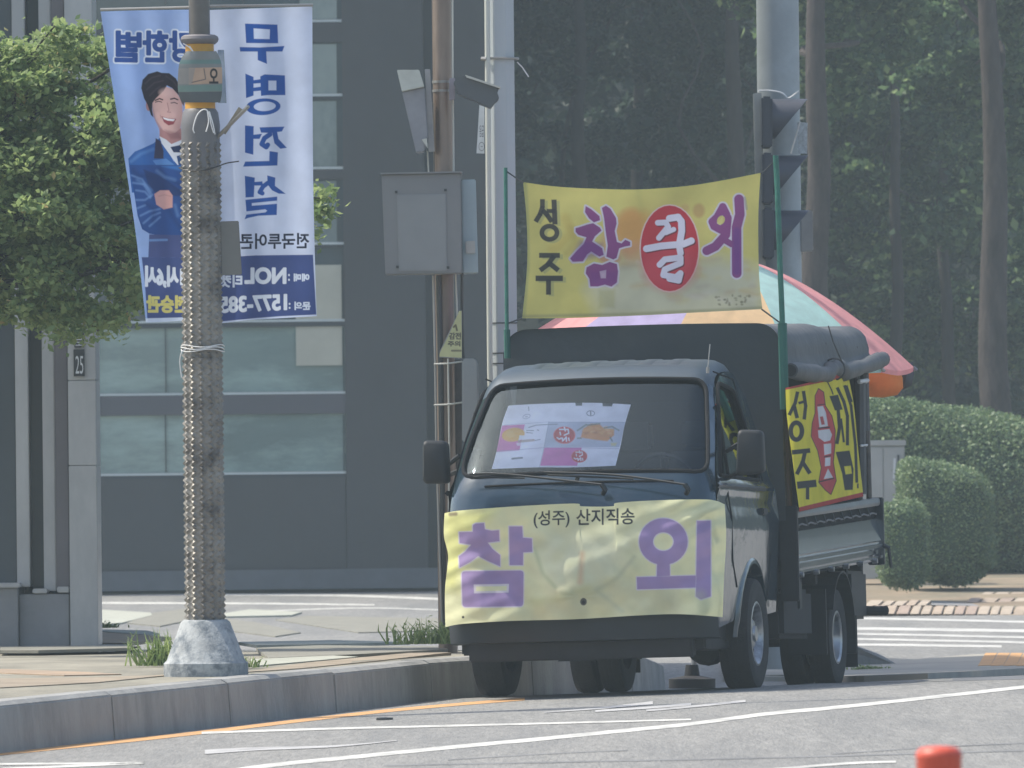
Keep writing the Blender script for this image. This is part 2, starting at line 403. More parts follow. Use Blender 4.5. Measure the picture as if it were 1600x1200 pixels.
def marking(name, quads, m, dz=.002, step=40):
    """painted strips: each quad is given by pixel polylines of its upper and lower edge, laid on the road"""
    mb = MB()
    for up, lo in quads:
        U = resample(up, step) if len(up) > 2 else np.array([np.array(up[0])+(np.array(up[1])-np.array(up[0]))*t for t in np.linspace(0, 1, step)])
        Lo = resample(lo, step) if len(lo) > 2 else np.array([np.array(lo[0])+(np.array(lo[1])-np.array(lo[0]))*t for t in np.linspace(0, 1, step)])
        mb.loft([[ground(*p, dz) for p in U], [ground(*p, dz) for p in Lo]])
    o = mb.build(name, m, smooth=True); return tag(o, kind='structure')
def band(pts, w0, w1=None):
    w1 = w0 if w1 is None else w1; n = len(pts)
    return ([(x, y-(w0+(w1-w0)*i/(n-1))/2) for i, (x, y) in enumerate(pts)], [(x, y+(w0+(w1-w0)*i/(n-1))/2) for i, (x, y) in enumerate(pts)])
marking('kerbside_line', [band([(-30, 1180), (150, 1162), (300, 1146), (450, 1128), (600, 1111), (720, 1100), (820, 1092)], 6, 4)], ORANGE)
marking('lane_line', [band([(330, 1209), (420, 1196), (560, 1182), (700, 1168), (850, 1154), (960, 1143), (1080, 1131), (1200, 1115), (1300, 1106), (1450, 1090), (1620, 1071)], 6, 5)], WHITE)
marking('stop_line', [band([(315, 1145), (500, 1139), (700, 1134), (900, 1129), (1080, 1124)], 3.5, 2.5)], WHITE, .0025)
marking('arrow_mark', [band([(320, 1175), (400, 1170), (520, 1166), (620, 1157)], 7, 1), 
                       band([(850, 1113), (930, 1107), (990, 1101), (1020, 1098)], 1.5, 5), band([(930, 1111), (1020, 1105), (1080, 1100)], 3, 4),
                       band([(1010, 1110), (1080, 1104), (1165, 1095)], 3, 3.5)], WORN, .003)
marking('edge_line', [band([(-20, 1194), (90, 1193), (225, 1192)], 3, 3), band([(-20, 1203), (60, 1199), (225, 1192)], 4, 3), band([(1190, 1204), (1320, 1193), (1400, 1190)], 4, 3)], WHITE, .0025)
marking('tar_seam', [band([(700, 1187), (850, 1178), (980, 1172)], 1.5), band([(600, 1196), (900, 1190), (1200, 1184), (1620, 1172)], 2),
                     band([(1300, 1178), (1450, 1168), (1620, 1160)], 1.5)], CRACK, .0015)
marking('crosswalk', [band([(1150, 965), (1345, 966), (1620, 972)], 3), band([(1150, 980), (1345, 982), (1620, 986)], 4.5), band([(1150, 989), (1345, 990.5), (1620, 996)], 3),
                      band([(1150, 997), (1345, 998.5), (1620, 1004)], 3), band([(1150, 1006), (1345, 1007), (1565, 1010)], 3.5)], mat('crosswalk_paint', (.5, .5, .47), .85, var=.2, scale=6, dirt_or_sheen=(.24, .24, .23), dscale=2.5, damt=.6))
marking('side_street_line', [band([(140, 928), (300, 929), (520, 930), (690, 936)], 3.2), band([(140, 920), (400, 919.5), (690, 924)], 1.6), band([(150, 942), (400, 943), (585, 945)], 3, 2), band([(380, 956), (560, 950), (690, 953)], 1.5)], WHITE)
# ---- pavement on the corner
KH = .235
kpts = [(-6.4, 22.0), (-2.55, 41.9), (-.48, 51.0), (.12, 54.2), (.78, 57.3), (1.02, 58.3)]
def kz(x, y): return zroad(x, y)
outline = [(-6.4-.2, 22.0), (-2.55-.2, 41.9), (-.48-.2, 51.0), (.12-.2, 54.2), (.78-.2, 57.3), (.55, 58.2), (-.3, 57.3), (-1.6, 58.2), (-2.75, 59.6), (-2.75, 64), (-30, 64), (-30, 22)]
def kerbtop(x, y): return .235+zroad(x-.2, y)*.6
def dn(P, st):
    o = []
    for q in range(len(P)):
        a, b = Vector(P[q]), Vector(P[(q+1) % len(P)]); n = max(1, int((b-a).length/st)); o += [tuple(a.lerp(b, k/n)) for k in range(n)]
    return o
bm_ = cdt_panel(dn(outline, .5), [], .45, lambda x, y: (x, y, kerbtop(x, y)-.004))
tag(bm_.build('pavement', PAVE), kind='structure')
# kerb stones, one by one
kb = tag(bpy.data.objects.new('kerb', None), kind='structure'); COL.objects.link(kb)
def along(P, step):
    out = []; P = [Vector(p) for p in P]
    for a, b in zip(P[:-1], P[1:]):
        n = max(1, round((b-a).length/step)); out += [a.lerp(b, k/n) for k in range(n)]
    return out+[P[-1]]
kp = along([p for p in kpts], 2.6)
for i, (a, b) in enumerate(zip(kp[:-1], kp[1:])):
    d = (b-a).normalized(); nrm = Vector((-d.y, d.x)); g = .006
    a2, b2 = a+d*g, b-d*g; j = random.uniform(-.004, .004)
    h0, h1 = kerbtop(a.x-.1, a.y)+j, kerbtop(b.x-.1, b.y)+j
    if i == len(kp)-2: h1 = h0-.12
    z0, z1 = zroad(*a)-.1, zroad(*b)-.1; mb = MB()
    P = lambda q, o, z: (q.x+nrm.x*o, q.y+nrm.y*o, z)
    mb.add([P(a2, 0, z0), P(b2, 0, z1), P(b2, .2, z1), P(a2, .2, z0), P(a2, .02+j, h0-.022), P(b2, .02+j, h1-.022), P(b2, .2, h1), P(a2, .2, h0), P(a2, .06, h0), P(b2, .06, h1)],
           [(0, 1, 2, 3), (8, 9, 6, 7), (4, 5, 9, 8), (0, 1, 5, 4), (1, 2, 6, 9, 5), (2, 3, 7, 6), (3, 0, 4, 8, 7)])
    o = mb.build('kerb_stone', KERB, bevel=.006); o.parent = kb
# back edge of the pavement
ke = tag(bpy.data.objects.new('back_kerb', None), kind='structure'); COL.objects.link(ke)
bp = along([(.55, 58.25), (-.3, 57.35), (-1.6, 58.25), (-2.75, 59.65)], 1.0)
for a, b in zip(bp[:-1], bp[1:]):
    d = (b-a).normalized(); nrm = Vector((d.y, -d.x)); mb = MB(); a2, b2 = a+d*.005, b-d*.005
    h = kerbtop(a.x, a.y)+.004
    mb.slab([(a2.x, a2.y, h), (b2.x, b2.y, h), (b2.x+nrm.x*.12, b2.y+nrm.y*.12, h), (a2.x+nrm.x*.12, a2.y+nrm.y*.12, h)], .4)
    mb.build('kerb_stone', KERB).parent = ke
# coloured slabs and patches of the pavement, laid on it
SL = [mat('slab_pale', (.36, .37, .31), .9, var=.2, scale=4), mat('slab_grey', (.21, .205, .17), .9, var=.2, scale=4), mat('slab_ochre', (.27, .225, .165), .9, var=.25, scale=3), mat('slab_orange', (.34, .25, .17), .9, var=.25, scale=5, dirt_or_sheen=(.25, .22, .17), dscale=3, damt=.6)]
pv = tag(bpy.data.objects.new('paving_slabs', None), kind='structure'); COL.objects.link(pv)
def paving(pts, m, lift=.002, z=None):
    zz = .222 if z is None else z
    P = []
    for x, y in pts:
        p = level(x, y, zz)
        p = level(x, y, kerbtop(p.x, p.y)+lift); P.append(p)
    mb = MB(); mb.slab(P, .02); mb.build('slab', m).parent = pv
paving([(0, 986), (150, 987), (240, 993), (268, 996), (205, 1005), (90, 1003), (0, 998)], SL[3])
paving([(150, 950+33), (230, 985), (250, 990), (235, 992), (155, 986)], SL[0], .004)
paving([(0, 1000), (90, 1005), (200, 1007), (205, 1012), (60, 1016), (0, 1016)], SL[1])
paving([(0, 1045), (140, 1050), (190, 1053), (100, 1055), (0, 1051)], SL[3])
paving([(0, 1060), (140, 1058), (240, 1055), (330, 1048), (150, 1066), (0, 1074)], SL[2])
paving([(400, 1012), (500, 1008), (690, 1010), (700, 1014), (560, 1022), (420, 1028)], SL[1], .003)
paving([(380, 1050), (480, 1035), (640, 1020), (705, 1019), (600, 1031), (470, 1044)], SL[2])
paving([(390, 1030), (520, 1024), (560, 1026), (470, 1034), (400, 1040)], SL[0], .004)
paving([(370, 1003), (520, 1000), (640, 1003), (520, 1006), (400, 1008)], SL[0], .003)
# broken slabs in the side street
ss = tag(bpy.data.objects.new('side_street_slabs', None), kind='structure'); COL.objects.link(ss)
def sslab(pts, m, dz):
    mb = MB(); mb.slab([ground(x, y, dz) for x, y in pts], dz+.05); mb.build('slab', m).parent = ss
sslab([(150, 952), (235, 957), (238, 961), (190, 973), (152, 977)], SL[0], .015)
sslab([(240, 957), (300, 950), (300, 968), (250, 978), (198, 973)], SL[1], .012)
sslab([(350, 958), (390, 952), (472, 956), (455, 961), (352, 963)], SL[0], .02)
sslab([(350, 966), (400, 972), (470, 988), (430, 994), (350, 984)], SL[1], .012)
sslab([(480, 962), (690, 966), (690, 985), (560, 988), (430, 968)], SL[1], .01)
# ---- traffic island beyond the lorry, ramp and tactile paving
isl = MB(); ip = [(1130, 1058), (1230, 1057), (1350, 1056), (1450, 1052), (1620, 1043), (1700, 1040), (1700, 1018), (1520, 1022), (1430, 1030), (1340, 1026), (1130, 1030)]
isl.slab([ground(x, y, .035) for x, y in ip], .2); tag(isl.build('traffic_island', mat('island_concrete', (.36, .34, .29), .9, var=.2, scale=3, dirt_or_sheen=(.22, .21, .19), dscale=1.5, damt=.6)), kind='structure')
mb = MB(); a = ground(1300, 1046); b = ground(1405, 1044)
mb.add([(a.x, a.y, a.z), (b.x, b.y, b.z+.02), (b.x, b.y+1.2, b.z+.02), (a.x, a.y+1.2, a.z), (a.x, a.y, a.z+.19), (a.x+.2, a.y, a.z+.18), (a.x+.2, a.y+1.2, a.z+.18), (a.x, a.y+1.2, a.z+.19), (b.x-.13, b.y, b.z+.1), (b.x-.13, b.y+1.2, b.z+.1)],
       [(0, 1, 8, 5, 4), (3, 2, 9, 6, 7), (4, 5, 6, 7), (5, 8, 9, 6), (8, 1, 2, 9), (0, 4, 7, 3), (0, 3, 2, 1)])
tag(mb.build('kerb_ramp', KERB, bevel=.01), kind='structure')
marking('island_line', [band([(1130, 1061), (1340, 1060), (1450, 1056), (1620, 1047)], 5), band([(1500, 1046), (1620, 1041)], 2, 3)], WHITE, .0025)
marking('painted_shadow', [band([(1230, 1067), (1400, 1064), (1620, 1058)], 4, 5)], mat('shadow_strip_paint', (.13, .135, .145), .9, var=.2, scale=3), .0015)  # strip of darker colour paints the shadow cast beside the lorry
tt = tag(bpy.data.objects.new('tactile_paving', None), kind='structure'); COL.objects.link(tt)
for k in range(5):
    x = 1532+k*20; mb = MB(); mb.slab([ground(p, q, .04) for p, q in ((x+8, 1020), (x+26, 1020), (x+16, 1039), (x-4, 1040))], .06); mb.build('tactile_tile', ORANGE).parent = tt
# ---- far verge with brick edging
vg = MB(); vg.loft([[ground(x, 961, .0) for x in (900, 1200, 1700, 2300)], [Vector((x, 101, -.12)) for x in (.7, 2.6, 6.6, 12)], [Vector((x, 118, .16)) for x in (.6, 3, 8, 15)], [Vector((x, 190, .9)) for x in (.5, 4, 14, 30)]])
tag(vg.build('verge', mat('verge_soil', (.24, .185, .125), .95, var=.3, scale=1.2, bump=.5, dirt_or_sheen=(.13, .13, .09), dscale=.7, damt=.75), smooth=True), kind='structure')
BR = [mat('edging_brick_a', (.36, .29, .22), .9, var=.2, scale=6), mat('edging_brick_b', (.38, .32, .25), .9, var=.2, scale=6), mat('edging_brick_c', (.32, .25, .2), .9, var=.2, scale=6)]
be = tag(bpy.data.objects.new('brick_edging', None), kind='structure'); COL.objects.link(be)
def bricks(x0, x1, y0f, y1f, Y, st, sk):
    x = x0
    while x < x1:
        ww = st*random.uniform(.8, 1.15); a0, a1 = y0f(x), y1f(x); mb = MB()
        v, f = vbox(at(x, a1, Y), at(x+ww-2, a1, Y), at(x+ww-2+sk, a0, Y+.5), at(x+sk, a0, Y+.5), (0, .3, -.08)); mb.add(v, f)
        o = mb.build('brick', random.choice(BR), bevel=.012); o.parent = be; x += ww
bricks(1180, 1345, lambda x: 944, lambda x: 960, 94.5, 19, 4)
bricks(1345, 1640, lambda x: 946+(x-1345)*.004, lambda x: 959+(x-1345)*.006, 94.3, 19, 5)
bricks(1350, 1445, lambda x: 938+random.uniform(-1, 1), lambda x: 946, 96, 22, 9)
bricks(1525, 1640, lambda x: 925, lambda x: 934, 100, 22, 12)
bricks(1508, 1640, lambda x: 934, lambda x: 941, 98, 26, 8)
mb = MB(); v, f = vbox(at(1440, 945, 97), at(1640, 949, 97), at(1640, 940, 99), at(1440, 938, 99), (0, .3, -.1)); mb.add(v, f)
tag(mb.build('gutter_slab', mat('gutter', (.2, .2, .2), .9, var=.2, scale=3)), kind='structure')

# ================================================================== DARK OFFICE BUILDING ACROSS THE SIDE STREET
BY = 118.0
SLATE = mat('slate_cladding', (.036, .040, .043), .5, var=.1, scale=1.2, spec=.5, dirt_or_sheen=(.045, .05, .055), dscale=.5, damt=.4)
SLATE2 = mat('dark_slate', (.022, .03, .036), .4, var=.12, scale=1)
SPAN = mat('spandrel', (.07, .072, .085), .4, var=.08, scale=1)
FRAMEM = mat('window_frame_metal', (.5, .55, .55), .35, .3, var=.05)
PLINTH = mat('plinth_stone', (.10, .11, .12), .6, var=.12, scale=3)
GLZ = mat('window_glass', (.19, .26, .24), .06, var=.3, scale=.35, spec=1.0, dirt_or_sheen=(.34, .46, .42), dscale=.5, damt=.9, stretch=(.5, 1, 1.6))  # pale blotches in the base colour paint reflections on the glass
GLD = mat('window_glass_dark', (.05, .075, .085), .06, var=.3, scale=.5, spec=1.0)
PANE = mat('pale_pane', (.17, .22, .215), .12, var=.25, scale=.8, spec=.8, dirt_or_sheen=(.27, .33, .31), dscale=.7, damt=.7, stretch=(1, 1, .6))  # paler teal pane with lighter blotches
GLB = mat('window_blind', (.42, .42, .34), .3, var=.08, scale=2, spec=.8)
ob = thing('office_building', 'dark slate clad building with long teal window bands across the side street', 'building', (at(345, 918, BY).x, BY, 0))
top = 14.0
def col3(x0, x1, Y, d, z0, z1, m, name, bevel=0):
    mb = MB(); a = at(x0, 741, Y).x; b = at(x1, 741, Y).x; mb.box(a, b, Y, Y+d, z0, z1); return mb.build(name, m, ob, bevel=bevel)
zb = at(500, 918, BY).z
# wall piers between which the window bands sit
for (x0, x1, m, dy) in ((-260, 147, SLATE2, .0), (541, 668, SLATE, 0), (694, 764, SLATE, .0)):
    col3(x0, x1, BY+dy, 12, -.2, top, m, 'wall')
col3(668.5, 693.5, BY+.35, 11.6, -.2, top, SLATE2, 'recess_panel')
# bands (pixel y) on the bay 147..541
bay = [(148, 540)]
def strip(y0, y1, m, name, dy, x0=147.5, x1=540.5, d=.3):
    mb = MB(); pixbox(mb, x0, x1, y0, y1, BY+dy, d); return mb.build(name, m, ob)
strip(890, 921, PLINTH, 'plinth', -.04, 140, 700, .03)
strip(747, 889.7, SLATE, 'wall', .02)
for k, (y0, y1) in enumerate(((648, 738), (512, 613), (388, 500), (282, 380), (157, 262), (68, 148), (-30, 32), (-120, -40))):
    strip(y0, y1, GLZ if k < 2 else GLD, 'window', .10, d=.2)
    strip(y1+.3, y1+4, FRAMEM, 'window_sill', .04)
    for xx in (147.5, 258, 378, 466, 536):
        if (k > 1 and xx < 200) or (k < 2 and xx in (378, 466)): continue
        strip(y0, y1, SLATE2 if k > 1 else GLD, 'mullion', .07, xx, xx+(1.6 if xx != 147.5 else 4), .03)
for (y0, y1, m) in ((739+3.4, 746.7, SLATE2), (617.4, 647.7, SPAN), (504.4, 511.7, SLATE2), (384.4, 387.7, SLATE2), (266.4, 281.7, SLATE), (152.4, 156.7, SLATE2), (36.4, 67.7, SLATE), (-35.7, -30.3, SLATE)):
    strip(y0, y1, m, 'spandrel', .03)
for y0, y1 in ((282, 380), (157, 262), (68, 148), (-30, 31)): strip(y0+1, y1-1, PANE, 'pane', .06, 468, 526, .02)
strip(414, 571, GLB, 'window_blind', .05, 462, 534, .02)
mb = MB(); a = at(147, 741, BY).x; b = at(541, 741, BY).x; mb.box(a, b, BY+.31, BY+12, -.2, top-.1); mb.build('wall', SLATE2, ob)
# thin bright pipe at the corner
# ================================================================== STONE FRONTED BUILDING ON THE LEFT
LY = 59.6
ST = [mat('stone_pale', (.44, .45, .44), .28, var=.12, scale=1.5, spec=.7, dirt_or_sheen=(.24, .25, .26), dscale=.8, damt=.5, stretch=(1, 1, .4)), mat('stone_dark', (.055, .07, .08), .3, var=.1, scale=2), mat('stone_mauve', (.13, .125, .135), .4, var=.1, scale=2), mat('stone_base', (.22, .23, .24), .5, var=.15, scale=2, dirt_or_sheen=(.14, .15, .15), dscale=1.5, damt=.5)]
lb = thing('stone_building', 'stone fronted building with tall pale pillars at the left edge behind the tree', 'building', (-3.6, LY, 0))
def lcol(x0, x1, dy, m, name, z0, z1, d=.6):
    mb = MB(); mb.box(at(x0, 741, LY).x, at(x1, 741, LY).x, LY+dy, LY+dy+d, z0, z1); return mb.build(name, m, lb, bevel=.006)
zq = at(60, 917, LY).z
lcol(-500, 24, .10, ST[1], 'wall_panel', zq, 12)
lcol(24.5, 45, .04, ST[0], 'pillar', zq, 12)
lcol(45.5, 66, .22, ST[1], 'wall_recess', zq, 12)
lcol(66.5, 86, .05, ST[0], 'pillar', zq-.03, 12)
lcol(86.5, 107, .02, ST[2], 'pillar', zq-.03, 12)
for z0, z1 in ((-.2, at(0, 729, LY).z), (at(0, 728.4, LY).z, at(0, 596, LY).z), (at(0, 595.5, LY).z, at(0, 410, LY).z), (at(0, 409.5, LY).z, at(0, 220, LY).z), (at(0, 219.5, LY).z, 12)):
    mb = MB(); mb.box(at(107.5, 741, LY-.1).x, at(151, 741, LY-.1).x, LY-.1, LY+.5, z0, z1); mb.build('pillar_stone', ST[0], lb, bevel=.004)
lcol(-500, 28, -.12, ST[3], 'base_stone', -.2, zq-.002, .9); lcol(-500, 32, -.16, ST[0], 'ledge', zq-.002, zq+.03, .3)
lcol(28.6, 107, -.06, ST[3], 'base_stone', -.2, zq-.05, .6)
lcol(50, 73, -.08, ST[0], 'ledge', zq-.045, zq-.012, .3); lcol(88, 107, -.07, ST[0], 'ledge', zq-.04, zq+.0, .3)
mb = MB(); mb.prism([(at(-500, 741, LY).x, LY+.72), (at(143, 741, LY).x, LY+.72), (at(138, 741, LY+14).x, LY+14), (at(-500, 741, LY).x, LY+14)], 12.0); mb.build('wall', ST[1], lb)
BLACKP = mat('black_plate', (.03, .035, .04), .35, var=.1); WHITEP = mat('white_plate', (.6, .62, .62), .5, var=.1)
mb = MB(); pixbox(mb, 115, 132, 546, 588, LY-.12, .015); mb.build('number_plate', BLACKP, lb)
mb = MB(); pixbox(mb, 116, 131, 520, 543, LY-.12, .015); mb.build('number_plate', BLACKP, lb)
def flat_text(body, x0, y0, x1, y1, Y, m, parent, name='lettering', mirror=False, depth=.003, grow=.0):
    cs = glyphs(body); al = np.vstack(cs); lo, hi = al.min(0), al.max(0); pts = []; edges = []; mb = MB()
    for c in cs:
        u = (c-lo)/(hi-lo); u[:, 0] = 1-u[:, 0] if mirror else u[:, 0]; o = len(pts)
        pts += [Vector((x0+a*(x1-x0), y1-b*(y1-y0))) for a, b in u]; edges += [(o+i, o+(i+1) % len(c)) for i in range(len(c))]
    vs, es, fs, *_ = delaunay_2d_cdt(pts, edges, [], 2, 1e-5)
    # keep triangles inside by the even-odd rule
    cc = [np.array([( x0+(1-(q[0]-lo[0])/(hi[0]-lo[0]) if mirror else (q[0]-lo[0])/(hi[0]-lo[0]))*(x1-x0), y1-(q[1]-lo[1])/(hi[1]-lo[1])*(y1-y0)) for q in c]) for c in cs]
    keep = []
    for f in fs:
        g = sum((vs[i] for i in f), Vector((0, 0)))/len(f); ins = False
        for c in cc:
            D = np.roll(c, -1, 0)
            for a, b in zip(c, D):
                if (a[1] > g.y) != (b[1] > g.y) and g.x < (b[0]-a[0])*(g.y-a[1])/(b[1]-a[1])+a[0]: ins = not ins
        if ins: keep.append(f)
    mb.add([at(v.x, v.y, Y) for v in vs], keep); return mb.build(name, m, parent, fix=False)
flat_text('25', 118, 556, 130, 584, LY-.124, WHITEP, lb); flat_text('로', 118, 526, 129, 540, LY-.124, WHITEP, lb)
# ================================================================== FOLIAGE
def leaves(C, size, flat=.35, ratio=1.7, seed=1, droop=0.0):
    r = np.random.default_rng(seed); n = len(C); nr = r.normal(size=(n, 3)); nr[:, 2] = np.abs(nr[:, 2])+flat; nr /= np.linalg.norm(nr, axis=1)[:, None]
    t = r.normal(size=(n, 3)); t -= (t*nr).sum(1)[:, None]*nr; t /= np.linalg.norm(t, axis=1)[:, None]; b = np.cross(nr, t)
    s = (size*r.uniform(.6, 1.3, n))[:, None]; l = s*ratio
    V = np.stack([C-t*l*.5, C+b*s*.5-nr*s*.12, C+t*l*.5, C-b*s*.5-nr*s*.12], 1).reshape(-1, 3)
    return V, np.arange(4*n).reshape(n, 4)
def clumps(n, cl, fn, spread, seed, flatz=.6):
    r = np.random.default_rng(seed); cen = fn(r, cl); k = r.integers(0, cl, n)
    return cen[k]+r.normal(size=(n, 3))*spread*np.array([1, 1, flatz])*r.uniform(.6, 1.4, cl)[k][:, None]
def ball(r, n, c, rad, inner=.0):
    d = r.normal(size=(n, 3)); d /= np.linalg.norm(d, axis=1)[:, None]; q = (inner+(1-inner)*r.uniform(0, 1, n))**(1/2.2)
    return np.array(c)+d*q[:, None]*np.array(rad)
def foliage(name, P, size, m, parent=None, seed=1, **k):
    V, Q = leaves(P, size, seed=seed, **k); return obj(name, fast(name, V, Q), parent, m)
BARK = mat('pine_bark', (.062, .05, .045), .95, var=.35, scale=7, bump=.9, bscale=16, dirt_or_sheen=(.03, .025, .022), dscale=5, damt=.8, stretch=(1, 1, .35))
BARK2 = mat('dark_bark', (.045, .04, .035), .95, var=.3, scale=6, bump=.7, stretch=(1, 1, .4))
LM = [leaf_mat('maple_leaves', (.16, .25, .10), (.38, .47, .19), (.5, .42, .2), .02, .55), leaf_mat('forest_leaves', (.04, .09, .05), (.16, .25, .11), (.34, .46, .2), .1, .5),
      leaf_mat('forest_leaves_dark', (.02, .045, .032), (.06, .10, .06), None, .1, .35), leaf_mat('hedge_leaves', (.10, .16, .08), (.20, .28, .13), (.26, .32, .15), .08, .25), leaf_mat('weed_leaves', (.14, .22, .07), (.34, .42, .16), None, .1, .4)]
def branch_path(a, b, wob, n, seed):
    r = random.Random(seed); a, b = Vector(a), Vector(b)
    return [a.lerp(b, i/n)+Vector((r.uniform(-wob, wob), r.uniform(-wob, wob), 0))*(0 if i in (0,) else 1) for i in range(n+1)]
def tree(name, label, cat, x, y, z0, H, r0, crown, leaf, nleaf, ncl, spread, m, bark, seed, lean=0, group=None, limbs=10, wob=.1, start=.3):
    """crown: list of (dx,dy,z,rx,ry,rz)"""
    t = thing(name, label, cat, (x, y, z0), group); mb = MB()
    tp = branch_path((x, y, z0-.2), (x+lean, y, z0+H), wob, 9, seed); tp[0] = Vector((x, y, z0-.2))
    sp = catmull(tp, 4); mb.tube(sp, [r0*(1.25 if i < 3 else 1)*(1-.75*i/len(sp)) for i in range(len(sp))], 12)
    mb.build('trunk', bark, t, smooth=True)
    rr = random.Random(seed); 
    for k in range(limbs):
        c = crown[k % len(crown)]; s = sp[int(len(sp)*rr.uniform(start, .95))]
        e = Vector((x+c[0]+rr.uniform(-.7, .7)*c[3], y+c[1]+rr.uniform(-.7, .7)*c[4], c[2]+rr.uniform(-.6, .7)*c[5]))
        mb = MB(); q = catmull(branch_path(s, e, .12*(e-s).length, 4, seed*31+k), 3); rb = r0*.32*rr.uniform(.5, 1)
        mb.tube(q, [rb*(1-.85*i/len(q)) for i in range(len(q))], 6); mb.build('limb', bark, t, smooth=True)
    vol = [c[3]*c[4]*c[5] for c in crown]; P = []
    for i, c in enumerate(crown):
        nn = int(nleaf*vol[i]/sum(vol)); P.append(clumps(nn, max(3, int(ncl*vol[i]/sum(vol))), lambda r, n, c=c: ball(r, n, (x+c[0], y+c[1], c[2]), (c[3], c[4], c[5]), .15), spread, seed*7+i))
    foliage('crown', np.vstack(P), leaf, m, t, seed)
    return t
# street tree on the left
def px(x, y, Y): p = at(x, y, Y); return p.x, p.z
x0, _ = px(-110, 700, 56.3)
cr = []
for (cx, cy, w_, h_, dy, dp) in ((60, 130, 62, 62, .1, .55), (110, 105, 75, 55, .3, .5), (20, 230, 75, 75, -.1, .6), (130, 200, 90, 85, 0, .6), (-60, 260, 120, 120, .1, .7), (60, 330, 120, 95, -.1, .65), (200, 250, 70, 120, .2, .5),
                                (150, 400, 105, 90, .1, .6), (30, 440, 110, 75, 0, .6), (225, 400, 48, 85, .3, .4), (250, 478, 42, 42, .3, .35), (-120, 400, 100, 130, 0, .7), (-40, 130, 75, 75, .1, .6), (120, 505, 100, 28, 0, .5), (215, 110, 45, 60, .3, .4), (340, 330, 60, 55, .4, .4), (430, 340, 60, 42, .4, .4), (492, 335, 24, 42, .4, .35), (115, 60, 40, 30, .2, .4), (55, 75, 40, 30, .1, .4)):  # blobs right of the pole are added for foliage mirrored in the windows
    X, Z = px(cx, cy, 56.3+dy); s = 56.3/F; cr.append((X-x0, dy, Z, w_*s, dp, h_*s))
tree('street_tree', 'leafy green street tree with orange tipped leaves behind the tall banner', 'tree', x0, 56.3, .22, 3.4, .11, cr, .036, 54000, 520, .062, LM[0], BARK2, 3, lean=.35, limbs=26, wob=.05, start=.68)
# forest trees behind the lorry
FT = [  # px of trunk at y=741, distance, radius, label, lean, leaf mat, crowns in px (cx,cy,rx,ry,dy)
 (1270, 112, .23, 'reddish pine trunk directly behind the traffic signal pole', .25, 1, ((1330, 40, 120, 130, 2.2), (1230, -120, 260, 140, 1)), BARK),
 (1563, 116, .245, 'thick reddish pine at the right edge rising behind the hedge', -.1, 1, ((1500, 60, 130, 110, 2.5), (1600, -100, 260, 140, 1), (1640, 260, 100, 200, 2.5)), BARK),
 (1150, 122, .19, 'dark trunked tree between the pale pole and the signal', .05, 2, ((1100, 120, 130, 210, 1.5), (1150, -110, 260, 140, .5)), BARK2),
 (1398, 126, .12, 'slender tree with bright leaf patches right of the signal', .15, 1, ((1420, 130, 150, 150, .8), (1440, 300, 140, 150, .6), (1380, -60, 200, 100, 0)), BARK2),
 (905, 128, .17, 'dense dark tree above the left half of the yellow banner', .1, 2, ((900, 120, 150, 230, .5), (880, -120, 220, 140, 0)), BARK2),
 (1010, 131, .15, 'dense dark tree above the middle of the yellow banner', -.1, 2, ((1020, 160, 150, 220, .5), (1010, -100, 220, 140, 0), (1050, 420, 200, 150, 0)), BARK2),
 (1480, 130, .12, 'broad dark green tree between the two right hand trunks', 0, 1, ((1480, 240, 130, 170, .2), (1500, 450, 180, 160, .2), (1500, 20, 130, 100, .2)), BARK2),
 (1330, 134, .13, 'dark undergrowth tree just right of the striped parasol', 0, 2, ((1320, 330, 150, 200, 0), (1340, 520, 160, 120, 0), (1300, 130, 150, 150, 0)), BARK2),
]
for i, (tx, Y, r0, lab, lean, lm, cs, bk) in enumerate(FT):
    x, z = px(tx, 741, Y); s = Y/F; crr = []
    for (cx, cy, rx, ry, dy) in cs:
        X, Z = px(cx, cy, Y+dy); crr.append((X-x, dy+.6, Z, rx*s, 1.1, ry*s))
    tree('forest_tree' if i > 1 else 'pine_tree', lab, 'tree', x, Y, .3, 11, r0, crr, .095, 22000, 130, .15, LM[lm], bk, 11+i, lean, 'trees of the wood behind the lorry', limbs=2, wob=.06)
# the wood behind them, one mass
rg = np.random.default_rng(99)
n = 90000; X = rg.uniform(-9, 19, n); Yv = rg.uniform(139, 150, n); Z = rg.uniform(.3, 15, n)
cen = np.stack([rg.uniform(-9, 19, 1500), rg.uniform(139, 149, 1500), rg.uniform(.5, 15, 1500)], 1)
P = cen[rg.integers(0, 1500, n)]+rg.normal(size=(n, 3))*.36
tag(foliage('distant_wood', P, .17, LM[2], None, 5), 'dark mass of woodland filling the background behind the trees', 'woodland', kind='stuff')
# a canopy over the wood, which keeps it dark below
n = 30000; cen = np.stack([rg.uniform(1.5, 20, 900), rg.uniform(112, 142, 900), rg.uniform(9.5, 14, 900)], 1)
P = cen[rg.integers(0, 900, n)]+rg.normal(size=(n, 3))*np.array([.5, .5, .3])
if 0: tag(foliage('wood_canopy', P, .26, LM[1], None, 6), 'leafy upper canopy of the wood above the trunks', 'woodland', kind='stuff')
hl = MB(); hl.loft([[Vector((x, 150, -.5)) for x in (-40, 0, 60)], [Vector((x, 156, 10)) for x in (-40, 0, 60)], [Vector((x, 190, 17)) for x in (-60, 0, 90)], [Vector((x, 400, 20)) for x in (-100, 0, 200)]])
tag(hl.build('wooded_hill', mat('hill', (.02, .03, .022), .95, var=.4, scale=1), smooth=True), kind='structure')
